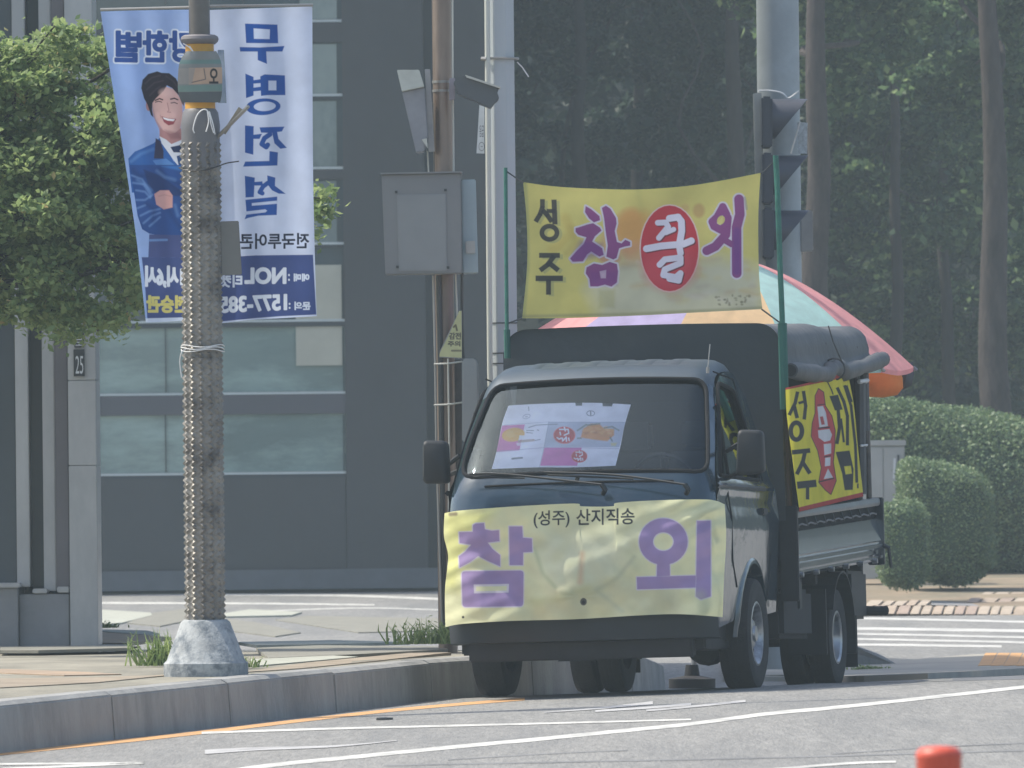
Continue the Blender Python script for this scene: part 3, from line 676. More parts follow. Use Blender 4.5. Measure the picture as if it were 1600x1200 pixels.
# hedges
CORE = mat('hedge_core', (.05, .085, .045), .95, var=.3)
def hedge(label, x0, x1, ytop, ybot, Y, depth, seed, tilt=0, ev=5.0, leaf=.05, dens=900, group='clipped hedges behind the lorry'):
    a, b = at(x0, ybot, Y), at(x1, ybot, Y); zt = at((x0+x1)/2, ytop, Y).z; zb_ = min(a.z, b.z)-.14
    cx, cy, cz = (a.x+b.x)/2, Y+depth/2, (zt+zb_)/2; hx, hy, hz = (b.x-a.x)/2, depth/2, (zt-zb_)/2
    t = thing('hedge', label, 'hedge', (cx, cy, zb_+.14), group); r = np.random.default_rng(seed)
    def surf(D):
        q = (np.abs(D[:, 0])**ev+np.abs(D[:, 1])**ev+np.abs(D[:, 2])**ev)**(-1/ev); U = D*q[:, None]
        wv = 1+.035*np.sin(U[:, 0]*7+seed)*np.cos(U[:, 1]*5)+.03*np.sin(U[:, 2]*6+U[:, 0]*4)
        W = U*wv[:, None]*np.array([hx, hy, hz]); W[:, 2] += tilt*W[:, 0]*(U[:, 2] > -.5); return W+np.array([cx, cy, cz])
    th = np.linspace(0, 2*math.pi, 41)[:-1]; ph = np.linspace(-1.45, 1.5, 18); mb = MB()
    rows = [[tuple(p) for p in (surf(np.stack([np.cos(th)*math.cos(q), np.sin(th)*math.cos(q), np.full(40, math.sin(q))], 1))-np.array([cx, cy, cz]))*.955+np.array([cx, cy, cz])] for q in ph]
    mb.loft(rows, closed=True); mb.f.append(tuple(range(17*40, 18*40))); mb.mi.append(0); mb.build('branches', CORE, t, smooth=True)
    n = int(dens*(hx*hz*4+hx*hy*4+hy*hz*4)); D = r.uniform(-1, 1, (n, 3))*np.array([1, 1, 1]); k = r.integers(0, 3, n); D[np.arange(n), k] = np.where(r.uniform(size=n) < .5, -1, 1)
    P = surf(D)+r.normal(size=(n, 3))*.022
    foliage('leaf_cover', P, leaf, LM[3], t, seed)
hedge('long tall hedge at the back, running off the right edge of the picture', 1290, 1760, 640, 888, 108, 3.0, 1, tilt=-.22, dens=2300, ev=3.2, leaf=.035)
hedge('squarish rounded hedge with pale flat top in front of the long one', 1408, 1556, 726, 890, 101, 1.5, 2, tilt=-.26, dens=3200, ev=3.8, leaf=.024)
hedge('smallest low hedge beside the lorry tailboard, before the grey cabinet', 1374, 1452, 786, 897, 98, .9, 3, dens=3200, ev=3.6, leaf=.024)
# grass tufts and weeds
def tuft(label, pxs, n, h, seed, z=None, Y=None, spread=.12, flowers=False, cat='weeds', m=None):
    r = random.Random(seed); base = Vector(pxs); t = tag(bpy.data.objects.new('x', None)); bpy.data.objects.remove(t); mb = MB()
    for k in range(n):
        b = base+Vector((r.gauss(0, spread), r.gauss(0, spread*.8), 0)); hh = h*r.uniform(.35, 1); d = Vector((r.gauss(0, .35), r.gauss(0, .35), 1)).normalized(); s = Vector((r.uniform(-1, 1), r.uniform(-1, 1), 0)).normalized()*r.uniform(.004, .009)
        p1 = b+d*hh*.55; p2 = b+d*hh+Vector((r.gauss(0, .03), r.gauss(0, .03), -.02))
        mb.add([b-s, b+s, p1+s*.8, p1-s*.8, p2], [(0, 1, 2, 3), (3, 2, 4)])
        if r.random() < .5:
            c = b+d*hh*r.uniform(.4, 1); s2 = Vector((r.uniform(-1, 1), r.uniform(-1, 1), r.uniform(-.3, .6))).normalized()*.02; s3 = s2.cross(Vector((0, 0, 1)))*.6
            mb.add([c-s2, c+s3, c+s2, c-s3], [(0, 1, 2, 3)])
    o = mb.build('weed_tuft', m or LM[4], fix=False); tag(o, label, cat, 'weeds growing from the pavement'); return o
b = level(252, 1040, .22); tuft('weeds sprouting on the left of the sleeved pole base', b, 160, .26, 1, spread=.07)
b = level(372, 1043, .22); tuft('low weeds on the right foot of the conical pole base', b, 120, .09, 2, spread=.07)
b = level(672, 1006, .22); tuft('bright green weeds beside the front left corner of the lorry', b, 190, .21, 3, spread=.11)
b = level(160, 981, .22); tuft('tiny weeds at the foot of the stone pillar', b, 120, .06, 4, spread=.06)
b = ground(1357, 1047, .03); tuft('short grass at the foot of the kerb ramp behind the rear wheel', b, 160, .05, 5, spread=.08)
# ================================================================== STREET POLE WITH SLEEVE
PY = 47.6
def Zp(y, Y=PY, x=318): return at(x, y, Y).z
SLV = mat('sleeve_plastic', (.27, .255, .22), .55, .3, var=.35, scale=18, dirt_or_sheen=(.07, .065, .06), dscale=9, damt=.85)
GALV = mat('galvanised_steel', (.34, .34, .32), .42, .6, var=.18, scale=6, dirt_or_sheen=(.2, .16, .12), dscale=3, damt=.5, stretch=(1, 1, .3))
DKM = mat('dark_metal', (.06, .065, .065), .45, .3, var=.2)
RING = mat('grey_rubber', (.16, .15, .155), .6, var=.1)
ORB = mat('orange_band', (.62, .32, .04), .45, var=.12, scale=8)
CONC = mat('painted_concrete', (.33, .35, .35), .9, var=.25, scale=9, bump=.25, dirt_or_sheen=(.05, .075, .10), dscale=11, damt=.7)
STRING = mat('white_string', (.7, .7, .68), .8)
BLK = mat('black_wire', (.02, .02, .022), .5)
pxc = at(321, 970, PY).x
sp = thing('street_pole', 'street pole wrapped in a studded anti-poster sleeve on a conical concrete foot', 'pole', (pxc, PY, .22))
T0 = Matrix.Translation((pxc, PY, 0))
zb0 = Zp(1046)
MB().lathe([(.232, zb0-.1), (.232, zb0+.035), (.215, zb0+.05), (.135, Zp(972)), (.118, Zp(968))], T0, 28).build('concrete_foot', CONC, sp, smooth=True, auto=40)
MB().lathe([(.098, zb0), (.098, Zp(185)), ], T0, 28).build('pole_shaft', GALV, sp, smooth=True)
MB().lathe([(.058, Zp(200)), (.058, 6.0)], T0, 20).build('upper_shaft', mat('brown_steel', (.15, .14, .13), .35, .6, var=.2, scale=5), sp, smooth=True)
# studded sleeve
mb = MB(); NC = 26; z0s, z1s = Zp(968), Zp(222); NR = int((z1s-z0s)/.031); rr0 = .1035
for j in range(NR+1):
    for i in range(NC):
        t = 2*math.pi*(i+.5*(j % 2))/NC; mb.v.append((pxc+rr0*math.cos(t), PY+rr0*math.sin(t), z0s+(z1s-z0s)*j/NR))
for j in range(NR):
    for i in range(NC):
        a, b = j*NC+i, j*NC+(i+1) % NC
        if j % 2 == 0: c, d_ = (j+1)*NC+i, (j+1)*NC+(i-1) % NC; q = (a, b, c, d_)
        else: q = (a, b, (j+1)*NC+(i+1) % NC, (j+1)*NC+i) if False else (a, b, (j+1)*NC+(i+2) % NC, (j+1)*NC+(i+1) % NC)
        # offset rows: use the two triangles of a slanted cell, with a raised stud in its middle
        P = [Vector(mb.v[k]) for k in q]; c0 = sum(P, Vector())/4; o = Vector((c0.x-pxc, c0.y-PY, 0)).normalized()
        k = len(mb.v); mb.v.append(tuple(c0+o*(.014 if (i+j) % 2 else -.003))); mb.f += [(q[0], q[1], k), (q[1], q[2], k), (q[2], q[3], k), (q[3], q[0], k)]; mb.mi += [0]*4
tag(mb.build('stud_sleeve', SLV, sp, fix=True), kind='stuff')
MB().lathe([(.104, Zp(262)), (.106, Zp(205)), (.108, Zp(196)), (.098, Zp(176)), (.084, Zp(170))], T0, 28).build('collar', mat('grey_collar', (.14, .14, .145), .5, var=.15), sp, smooth=True, auto=40)
MB().lathe([(.083, Zp(171)), (.083, Zp(156))], T0, 24).build('orange_band', ORB, sp, smooth=True)
MB().lathe([(.078, Zp(84)), (.078, Zp(66))], T0, 24).build('orange_band', ORB, sp, smooth=True)
mb = MB(); zc = Zp(61.5); mb.lathe([(.06, zc-.02), (.085, zc-.027), (.1, zc-.015), (.105, zc), (.1, zc+.015), (.085, zc+.024), (.06, zc+.02)], T0, 28); mb.build('ring_cap', RING, sp, smooth=True)
# wrapped advert film round the pole: tapered drum with its free end sticking out to the right
G = coons([(291, 80), (338, 80)], [(284, 160), (344, 160)], [(291, 80), (280, 100), (278, 140), (284, 160)], [(338, 80), (346, 100), (347, 140), (344, 160)], 90, 110)
p = Print(G.reshape(-1, 2), (130, 134, 132)).unit(4, 0, 0)
p.poly([(1100, 375), (1420, 372), (1420, 398), (1100, 400)], (104, 138, 132), .8)
p.poly([(1180, 425), (1400, 420), (1400, 520), (1180, 528)], (190, 160, 135), .9); p.poly([(1100, 428), (1220, 426), (1200, 525), (1100, 525)], (150, 146, 140), .8)
p.poly([(1100, 535), (1400, 528), (1400, 568), (1100, 575)], (110, 140, 130), .8); p.poly([(1100, 575), (1400, 572), (1400, 650), (1100, 650)], (84, 90, 92), .9)
p.text('오', 1310, 430, 1362, 520, (40, 40, 45), grow=3); p.stroke([(1200, 515), (1285, 495), (1275, 430)], 6, (100, 95, 95))
def bulge(u, v): return .035*np.sin(np.pi*u)
plane_sheet('wrapped_notice', G, (0, PY-.115, 0), (0, -1, 0), p.C, cloth_mat('notice_film', .1, rough=.35), lambda u, v: .03*np.sin(np.pi*u), sp)
mb = MB(); v, f = vbox(at(340, 78, PY-.09), at(350, 78, PY+.02), at(354, 161, PY+.02), at(341, 161, PY-.09), (0, .002, 0)); mb.add(v, f); mb.build('clear_film', mat('clear_film', (.3, .34, .35), .2, var=.2, scale=12), sp)
MB().lathe([(.088, Zp(160)), (.088, Zp(82))], T0, 24).build('drum', DKM, sp, smooth=True)
# rod bracket, plate, strings
mb = MB(); mb.tube([at(338, 216, PY-.03), at(388, 166, PY-.2)], .011, 8); v, f = vbox(at(347, 207, PY-.05), at(352, 210, PY-.05), at(379, 171, PY-.18), at(373, 167, PY-.18), (0, .03, 0)); mb.add(v, f); mb.build('rod_bracket', GALV, sp)
mb = MB(); v, f = vbox(at(344, 346, PY-.03), at(373, 345, PY-.03), at(378, 429, PY-.03), at(346, 430, PY-.03), (0, .012, 0)); mb.add(v, f); mb.build('grey_plate', mat('grey_plate', (.17, .17, .155), .7, var=.1), sp, bevel=.004)
for k, pts in enumerate(([(304, 208), (302, 200), (308, 180), (318, 171), (326, 176), (330, 195), (334, 208)], [(322, 206), (326, 190), (324, 174)], [(327, 174), (333, 195), (336, 210)], [(296, 72), (303, 84), (304, 98), (301, 104)], [(286, 68), (296, 74), (302, 82)])):
    mb = MB(); mb.tube(catmull([at(x, y, PY-.125) for x, y in pts], 5), .0035, 5); mb.build('string', STRING, sp)
mb = MB(); mb.tube(catmull([at(280, 262, PY-.0), at(290, 266, PY-.09), at(318, 266, PY-.118), at(340, 260, PY-.1), at(354, 255, PY-.08), at(373, 252, PY-.12)], 5), .004, 6); mb.build('black_wire', BLK, sp)
for k, y in enumerate((541, 544.5, 548)):
    mb = MB(); t = np.linspace(math.pi*.95, math.pi*2.05, 16); mb.tube([(pxc+.118*math.cos(a), PY+.118*math.sin(a), Zp(y+2*math.sin(3*a+k))) for a in t], .003, 5); mb.build('tie_wire', STRING, sp)
mb = MB(); mb.tube(catmull([at(290, 546, PY-.1), at(284, 550, PY-.12), at(281, 566, PY-.1), at(284, 590, PY-.1)], 4), .003, 5); mb.build('tie_wire', STRING, sp)
mb = MB(); mb.tube([at(157, 15, 47.78), at(316, 11, 47.66)], .008, 8); mb.build('banner_arm', GALV, sp)
mb = MB(); mb.tube([at(316, 10, 47.66), at(489, 8, 47.78)], .008, 8); mb.build('banner_arm', GALV, sp)

# ================================================================== THE TWO STREET BANNERS (seen from the back, so their writing is reversed)
CB = cloth_mat('banner_cloth', .45, scale=5, bump=.12)
BLUE = (38, 84, 160); NAVY = (66, 82, 134)
top_, bot_ = [(319, 16), (400, 13), (488, 10)], [(347, 505), (390, 500), (440, 497), (495, 494)]
G = coons(top_, bot_, [(319, 16), (332, 250), (347, 505)], [(488, 10), (489, 250), (492, 400), (495, 494)], 240, 620)
p = Print(G.reshape(-1, 2), (206, 216, 236))
p.poly([(300, 402), (360, 401.5), (400, 399), (489, 398), (494.2, 491.5), (440, 494), (400, 497), (340, 503), (300, 503)], NAVY)
p.unit(4.286, 150, 0)
p.poly([(998, 158), (1215, 165), (1220, 290), (1005, 288)], BLUE, holes=[[(1055, 190), (1165, 197), (1163, 262), (1058, 260)]])
p.poly([(962, 315), (1100, 318), (1262, 308), (1248, 345), (965, 345)], BLUE); p.poly([(1083, 340), (1140, 340), (1145, 428), (1083, 402)], BLUE)
p.poly([(1100, 512), (1130, 498), (1265, 505), (1268, 637), (1150, 637), (1105, 642)], BLUE, holes=[[(1155, 540), (1208, 540), (1208, 605), (1155, 605)]])
p.poly([(1000, 493), (1055, 515), (1055, 640), (1005, 657)], BLUE); p.poly([(1050, 538), (1105, 530), (1110, 556), (1050, 560)], BLUE); p.poly([(1050, 588), (1110, 580), (1110, 606), (1050, 612)], BLUE)
p.ell(1120, 715, 116, 56, BLUE, rot=-.05); p.ell(1130, 712, 74, 32, (200, 210, 232), rot=-.05)
p.poly([(998, 840), (1056, 845), (1053, 1036), (998, 1022)], BLUE); p.poly([(1050, 903), (1112, 896), (1095, 930), (1050, 930)], BLUE)
p.poly([(1095, 853), (1262, 848), (1245, 880), (1213, 884), (1222, 930), (1278, 990), (1235, 996), (1195, 960), (1180, 890), (1105, 888)], BLUE)
p.stroke([(1165, 900), (1128, 925), (1110, 965), (1140, 985), (1150, 970)], 32, BLUE)
p.poly([(1162, 1012), (1218, 1020), (1215, 1108), (985, 1116), (1000, 1082), (1160, 1078)], BLUE)
p.unit(4.286, 180, 260)
p.poly([(868, 63), (935, 75), (928, 205), (873, 208)], BLUE); p.poly([(930, 105), (985, 100), (990, 128), (930, 128)], BLUE)
p.poly([(1018, 60), (1072, 75), (1070, 130), (1142, 184), (1095, 182), (1050, 160), (1020, 120)], BLUE); p.stroke([(1020, 112), (990, 135), (968, 172), (985, 180)], 30, BLUE)
p.poly([(872, 224), (1085, 202), (1082, 325), (960, 330), (890, 345), (866, 355), (880, 318)], BLUE)
p.poly([(915, 246), (1084, 229), (1084, 250), (915, 264)], (200, 210, 232)); p.poly([(868, 303), (1005, 287), (1018, 297), (1005, 308), (868, 324)], (200, 210, 232))
p.text('전국투어콘', 838, 452, 1296, 552, (35, 40, 60), mirror=True, grow=3, slope=-.01)
p.text('NOL', 872, 682, 1140, 782, (225, 232, 240), mirror=True, grow=7); p.text(':', 1160, 722, 1168, 765, (225, 232, 240), mirror=True, grow=2)
p.text('예매', 1198, 720, 1298, 768, (215, 224, 236), mirror=True, grow=2.5); p.text('티켓', 705, 728, 848, 808, (215, 224, 236), mirror=True, grow=3.5)
p.text('문의', 1203, 908, 1306, 960, (215, 224, 236), mirror=True, grow=2.5); p.text(':', 1164, 916, 1172, 952, (225, 232, 240), mirror=True, grow=2)
p.text('1577-385', 706, 878, 1146, 978, (225, 232, 240), mirror=True, grow=6, slope=-.045)
def fold(a, b): return lambda u, v: .012*np.sin(9*u+3*v+a)*(.3+v)+.01*np.sin(17*u-2*v+b)*(1-.6*v)+.03*np.sin(3.1*v+a)*v
o = plane_sheet('street_banner', G, (0, 47.80, 0), (0, -1, 0), p.C, CB, fold(0, 2))
tag(o, 'white banner right of the pole with large reversed blue letters and navy foot', 'banner', 'banners hanging from the street pole')
top_, bot_ = [(157, 18), (230, 16), (302, 15)], [(228, 504), (270, 502), (326, 498)]
G = coons(top_, bot_, [(157, 18), (175, 130), (198, 270), (214, 380), (228, 504)], [(302, 15), (312, 250), (326, 498)], 220, 600)
p = Print(G.reshape(-1, 2), (150, 178, 226))
p.poly([(150, 10), (310, 10), (310, 60), (150, 60)], (172, 192, 228), .4, soft=30)
p.unit(4.286, 150, 0)
for ch, a, b in (('별', 132, 298), ('한', 320, 476), ('강', 497, 645)):
    p.text(ch, a, 212, b, 408, (215, 225, 240), mirror=True, grow=20, slope=.02)
for ch, a, b in (('별', 132, 298), ('한', 320, 476), ('강', 497, 645)):
    p.text(ch, a, 212, b, 408, (52, 84, 150), mirror=True, grow=9, slope=.02)
SKIN = (214, 176, 170); SK2 = (176, 132, 132); HAIR = (46, 42, 52); JK = (48, 98, 168); JD = (36, 56, 104); JL = (106, 156, 214)
p.poly([(385, 960), (430, 920), (520, 1080), (640, 1120), (640, 1290), (240, 1290), (216, 1062), (260, 1015), (320, 990)], JK)
p.poly([(425, 860), (600, 860), (600, 965), (500, 972), (425, 925)], SK2); p.poly([(425, 912), (470, 935), (505, 965), (600, 925), (600, 1110), (550, 1110), (530, 1085), (440, 960)], (215, 222, 232))
p.poly([(498, 985), (560, 972), (600, 985), (600, 1022), (520, 1020)], (40, 56, 92)); p.poly([(540, 1045), (600, 1030), (600, 1130), (556, 1118)], (50, 80, 128))
p.poly([(400, 925), (432, 945), (452, 1010), (452, 1062), (388, 1062)], (52, 54, 84)); p.poly([(380, 1075), (470, 1062), (560, 1130), (600, 1200), (520, 1200), (420, 1130)], JL, .55)
p.stroke([(235, 1080), (300, 1030), (380, 1000)], 22, JL, .4, soft=4)
p.ell(352, 705, 18, 38, SK2)
p.poly([(375, 690), (392, 640), (450, 575), (530, 600), (575, 680), (580, 780), (562, 862), (530, 890), (492, 896), (445, 870), (405, 815), (380, 750)], SKIN, soft=1.2)
p.poly([(378, 700), (400, 800), (450, 872), (492, 896), (470, 900), (430, 880), (385, 780)], SK2, .8, soft=2)
p.poly([(303, 590), (312, 535), (350, 495), (410, 478), (440, 488), (490, 490), (535, 525), (565, 580), (592, 650), (590, 712), (574, 690), (555, 640), (510, 590), (475, 572), (452, 610), (420, 640), (398, 662), (378, 690), (376, 735), (384, 785), (368, 770), (345, 700), (322, 660)], HAIR, soft=1.2)
p.stroke([(398, 672), (425, 660), (446, 668)], 9, (64, 50, 54)); p.stroke([(398, 684), (420, 678), (440, 684)], 6, (70, 52, 56)); p.stroke([(500, 664), (525, 658), (548, 668)], 9, (64, 50, 54)); p.stroke([(502, 690), (525, 686), (545, 694)], 6, (70, 52, 56))
p.stroke([(478, 690), (488, 738), (478, 750), (500, 752)], 7, SK2, .8)
p.poly([(438, 778), (480, 790), (538, 796), (520, 832), (485, 840), (455, 818)], (150, 76, 84)); p.poly([(446, 784), (485, 794), (530, 799), (518, 812), (480, 808), (455, 798)], (232, 232, 236))
p.poly([(560, 640), (590, 660), (590, 880), (545, 885), (530, 840), (556, 760)], SK2, .45, soft=10); p.ell(470, 620, 46, 26, (228, 196, 190), .5, soft=7); p.ell(515, 770, 16, 18, (228, 190, 184), .5, soft=5)
for q in ([(330, 560), (372, 520), (430, 505)], [(340, 600), (390, 555), (450, 540)], [(470, 510), (520, 545), (550, 590)], [(360, 640), (400, 600), (430, 580)]): p.stroke(q, 7, (84, 76, 86), .5, soft=2.5)
p.poly([(460, 870), (560, 890), (570, 930), (500, 930)], (140, 100, 104), .6, soft=4)
p.stroke([(430, 770), (436, 790)], 5, SK2, .7); p.ell(410, 770, 14, 22, (226, 190, 184), .5, soft=3)
p.unit(4.286, 180, 260)
p.poly([(94, -10), (620, -10), (620, 470), (330, 468), (228, 450), (180, 420), (150, 330), (130, 200)], (42, 78, 142))
p.poly([(190, 20), (300, 60), (440, 160), (440, 200), (280, 190), (220, 120)], JD, .8, soft=3); p.poly([(310, 0), (440, 30), (620, 160), (620, -10)], (58, 120, 190), .8, soft=3)
for q in ([(110, 60), (180, 85), (240, 180)], [(120, 110), (190, 120), (240, 200)], [(140, 160), (200, 170), (235, 210)], [(140, 225), (200, 225), (250, 190)], [(170, 330), (230, 300), (300, 285)], [(190, 380), (250, 330), (300, 310)], [(230, 400), (300, 340)], [(150, 280), (200, 260)]):
    p.stroke(q, 10, (120, 160, 214), .6, soft=3)
for q in ([(300, 30), (360, 90), (430, 120)], [(330, 210), (380, 330), (430, 400)], [(120, 30), (160, 60), (230, 70)], [(210, 250), (260, 290), (250, 360)]): p.stroke(q, 26, (26, 50, 100), .5, soft=8)
for q in ([(280, 30), (330, 70), (400, 90)], [(400, 260), (420, 330)], [(150, 90), (210, 130), (240, 160)]): p.stroke(q, 12, (126, 170, 222), .4, soft=6)
p.poly([(262, 185), (300, 160), (360, 160), (385, 195), (384, 275), (325, 288), (275, 255)], (206, 160, 156), soft=1.5); p.stroke([(290, 200), (330, 190), (370, 200)], 6, SK2, .6, soft=2)
p.poly([(228, 455), (640, 465), (640, 612), (222, 610)], (72, 84, 134)); p.stroke([(232, 495), (345, 492)], 16, (110, 150, 205), .8)
p.poly([(178, 608), (640, 612), (640, 1010), (215, 1018), (200, 800)], NAVY)
p.text('1시,6시', 206, 670, 450, 806, (222, 230, 240), mirror=True, grow=7); p.text('전승관', 214, 868, 480, 976, (214, 206, 120), mirror=True, grow=6)
p.poly([(195, 1018), (640, 1006), (640, 1060), (195, 1062)], (200, 214, 234))
o = plane_sheet('street_banner', G, (0, 47.84, 0), (0, -1, 0), p.C, CB, fold(1.5, .5))
tag(o, 'blue banner left of the pole picturing a smiling man in a blue suit', 'banner', 'banners hanging from the street pole')

# ================================================================== STEEL POLE WITH CABINET AND CAMERA
QY = 56.0
cpx = at(697, 700, QY).x
cp = thing('camera_pole', 'brown steel pole carrying a grey control cabinet, floodlight and camera', 'pole', (cpx, QY, .22))
T1 = Matrix.Translation((cpx, QY, 0))
BRN = mat('brown_steel_pole', (.26, .2, .16), .35, .5, var=.25, scale=6, dirt_or_sheen=(.12, .1, .09), dscale=3, damt=.6, stretch=(1, 1, .2))
BOXG = mat('cabinet_grey', (.21, .215, .21), .55, var=.07, scale=4, dirt_or_sheen=(.15, .15, .16), dscale=2, damt=.4)
BOXB = mat('cabinet_pale_blue', (.36, .45, .46), .5, var=.06)
CREAM = mat('cream_plastic', (.5, .5, .44), .5, var=.1)
MB().lathe([(.062, .15), (.062, 8)], T1, 24).build('pole_shaft', BRN, cp, smooth=True)
def ptube(name, pts, r, m, par, Y, n=8):
    mb = MB(); mb.tube([at(x, y, Y) for x, y in pts], r, n); return mb.build(name, m, par, smooth=True)
ptube('conduit', [(707, -30), (707.5, 120), (709, 275), (712, 430), (717, 560)], .006, CREAM, cp, QY-.07)
ptube('conduit', [(680, -30), (681, 270)], .014, DKM, cp, QY-.02); ptube('conduit', [(668, 236), (670, 272)], .005, CREAM, cp, QY-.05)
ptube('conduit', [(677, 430), (680, 560), (682, 700), (691, 985)], .008, GALV, cp, QY-.09); ptube('conduit', [(685, 430), (688, 560), (690, 700), (694, 985)], .018, DKM, cp, QY-.07)
ptube('conduit', [(700, 560), (702, 700), (700, 900)], .006, CREAM, cp, QY-.1); ptube('conduit', [(722, 426), (722, 500), (724, 560)], .01, DKM, cp, QY)
def pixprism(name, front, Y, d, m, par, bevel=0):
    mb = MB(); v = [at(x, y, Y) for x, y in front]; n = len(v); vs = v+[q+Vector((0, d, 0)) for q in v]
    mb.add(vs, [tuple(range(n)), tuple(range(n, 2*n))[::-1]]+[(i, (i+1) % n, (i+1) % n+n, i+n) for i in range(n)]); return mb.build(name, m, par, bevel=bevel)
pixprism('cabinet', [(596, 272), (720, 270), (722.5, 427), (602, 429)], QY-.35, .26, BOXG, cp, .006)
pixprism('cabinet_door', [(620, 304), (697, 303), (699, 423), (623, 424)], QY-.356, .01, mat('cabinet_door', (.24, .25, .245), .5, var=.06), cp, .004)
for q in ((619, 300), (696, 297), (700, 418), (621, 417)):
    pixprism('screw', [(q[0]-2, q[1]-2), (q[0]+2, q[1]-2), (q[0]+2, q[1]+2), (q[0]-2, q[1]+2)], QY-.36, .01, DKM, cp)
pixprism('side_cabinet', [(721, 281), (743, 280), (747, 426), (723, 427)], QY-.2, .3, BOXB, cp, .006)
pixprism('latch', [(727, 377), (742, 376), (742.5, 396), (728, 396)], QY-.215, .02, CREAM, cp, .003)
pixprism('cabinet_lid', [(594, 270), (722, 267.5), (722, 270), (595, 272.5)], QY-.37, .32, BOXG, cp)
# floodlight
pixprism('floodlight_top', [(620, 109), (655, 109), (663, 135.5), (628, 143)], QY-.25, .12, mat('floodlight_lit_top', (.5, .52, .46), .4), cp, .004)  # cream colour paints the light falling on the top facet
pixprism('floodlight', [(628, 143.6), (663.4, 136), (669, 210), (663, 237), (650, 238)], QY-.22, .2, mat('floodlight_grey', (.24, .245, .26), .45), cp, .006)
pixprism('floodlight_bracket', [(663.6, 108), (672, 108), (679, 237), (669.5, 237)], QY-.15, .04, mat('bracket_grey', (.36, .35, .33), .5), cp, .003)
pixprism('floodlight_lamp', [(659, 218), (667, 216), (668.5, 232)], QY-.24, .02, CREAM, cp)
pixprism('camera', [(708, 128), (726, 118), (733, 121), (780, 137), (776, 146), (780, 150), (778, 158), (774, 160), (766, 170), (742, 158), (716, 148)], QY-.3, .13, mat('camera_grey', (.085, .095, .1), .5, var=.1), cp, .006)
pixprism('camera_visor', [(727, 117), (734, 119), (782, 135.5), (781, 138), (729, 121)], QY-.33, .17, CREAM, cp)
pixprism('clamp', [(702, 122), (711, 122), (711, 155), (702, 157)], QY-.14, .06, mat('clamp', (.3, .27, .3), .4, .5), cp, .003)
mb = MB()
for y in (128, 142): mb.lathe([(.066, Zp(y, QY, 697)-.008), (.066, Zp(y, QY, 697)+.008)], T1, 20)
mb.build('clamp_ring', GALV, cp, smooth=True)
G = coons([(717.5, 486), (721, 486)], [(687, 557), (721.5, 559)], [(717.5, 486), (701, 524), (688, 550), (687, 557)], [(721, 486), (721.5, 559)], 50, 90)
p = Print(G.reshape(-1, 2), (196, 196, 146)); p.stroke([(709, 511), (712, 508), (714, 516)], 3, (110, 105, 80)); p.text('감전', 702, 520, 720, 530, (95, 92, 80), grow=.5); p.text('주의', 700, 533, 719, 541, (95, 92, 80), grow=.5); p.stroke([(706, 548), (720, 548)], 3, (130, 126, 100))
plane_sheet('warning_plate', G, (0, QY-.12, 0), (0, -1, 0), p.C, cloth_mat('plate_print', 0, rough=.5), None, cp)
pixprism('plate_backing', [(717.5, 485.5), (721.8, 485.5), (722, 560), (686.5, 558.5), (687, 549)], QY-.117, .006, GALV, cp)
pixprism('junction_box', [(722, 563), (727, 560), (742, 560), (747, 566), (749, 690), (722, 690)], QY-.2, .16, mat('junction_grey', (.27, .29, .28), .55, var=.1, dirt_or_sheen=(.18, .19, .19), dscale=3, damt=.4), cp, .008)
pixprism('backing_board', [(680, 562), (721, 562), (724, 985), (690, 985)], QY+.03, .03, mat('board_dark', (.09, .085, .08), .6, var=.35, scale=7), cp)
for y in (568, 632): mb = MB(); mb.tube([at(678, y+1, QY-.12), at(700, y, QY-.13), at(722, y-3, QY-.1)], .006, 6); mb.build('pipe_clip', CREAM, cp)

# ================================================================== PALE CONCRETE POLE
WY = 57.0
wx = at(786, 560, WY).x
PALE = mat('pale_pole_paint', (.44, .48, .49), .55, var=.07, scale=3, dirt_or_sheen=(.36, .39, .4), dscale=1.5, damt=.5, stretch=(1, 1, .3))
wp = thing('utility_pole', 'tall pale grey pole just left of the yellow banner, with a clamp ring', 'pole', (wx, WY, .2))
T2 = Matrix.Translation((wx, WY, 0)) @ Matrix.Rotation(R(22.5), 4, 'Z')
MB().lathe([(.103, .1), (.1, 9)], T2, 8).build('pole_shaft', PALE, wp, bevel=.004)
ptube('conduit', [(757.5+3.5, -30), (765.5, 575), (767, 640)], .019, mat('cream_conduit', (.56, .57, .5), .4, var=.06), wp, WY-.12, 12)
mb = MB()
zc = Zp(92, WY, 785)
mb.tube([(wx+.118*math.cos(a), WY+.118*math.sin(a), zc) for a in np.linspace(0, 2*math.pi, 25)], .009, 8); mb.tube([at(752, 92, WY-.12), at(760, 92, WY-.13)], .014, 8); mb.build('clamp_ring', GALV, wp, smooth=True)
ptube('loose_wire', [(808, 97), (816, 105), (826, 120)], .004, STRING, wp, WY-.05)
for y in (505, 552, 568):
    mb = MB(); z = Zp(y, WY, 785); mb.lathe([(.1065, z-.004), (.1065, z+.004)], T2, 8); mb.build('joint_line', DKM, wp)
pixprism('paper_tag', [(749, 164), (757, 167), (757, 240), (744.5, 239.5)], WY+.02, .004, mat('tag_white', (.6, .63, .65), .7), wp)
flat_text('응급', 749, 196, 756, 214, WY+.018, mat('tag_ink', (.1, .1, .13), .7), wp); flat_text('⊖', 748, 222, 757, 236, WY+.018, bpy.data.materials['tag_ink'], wp)
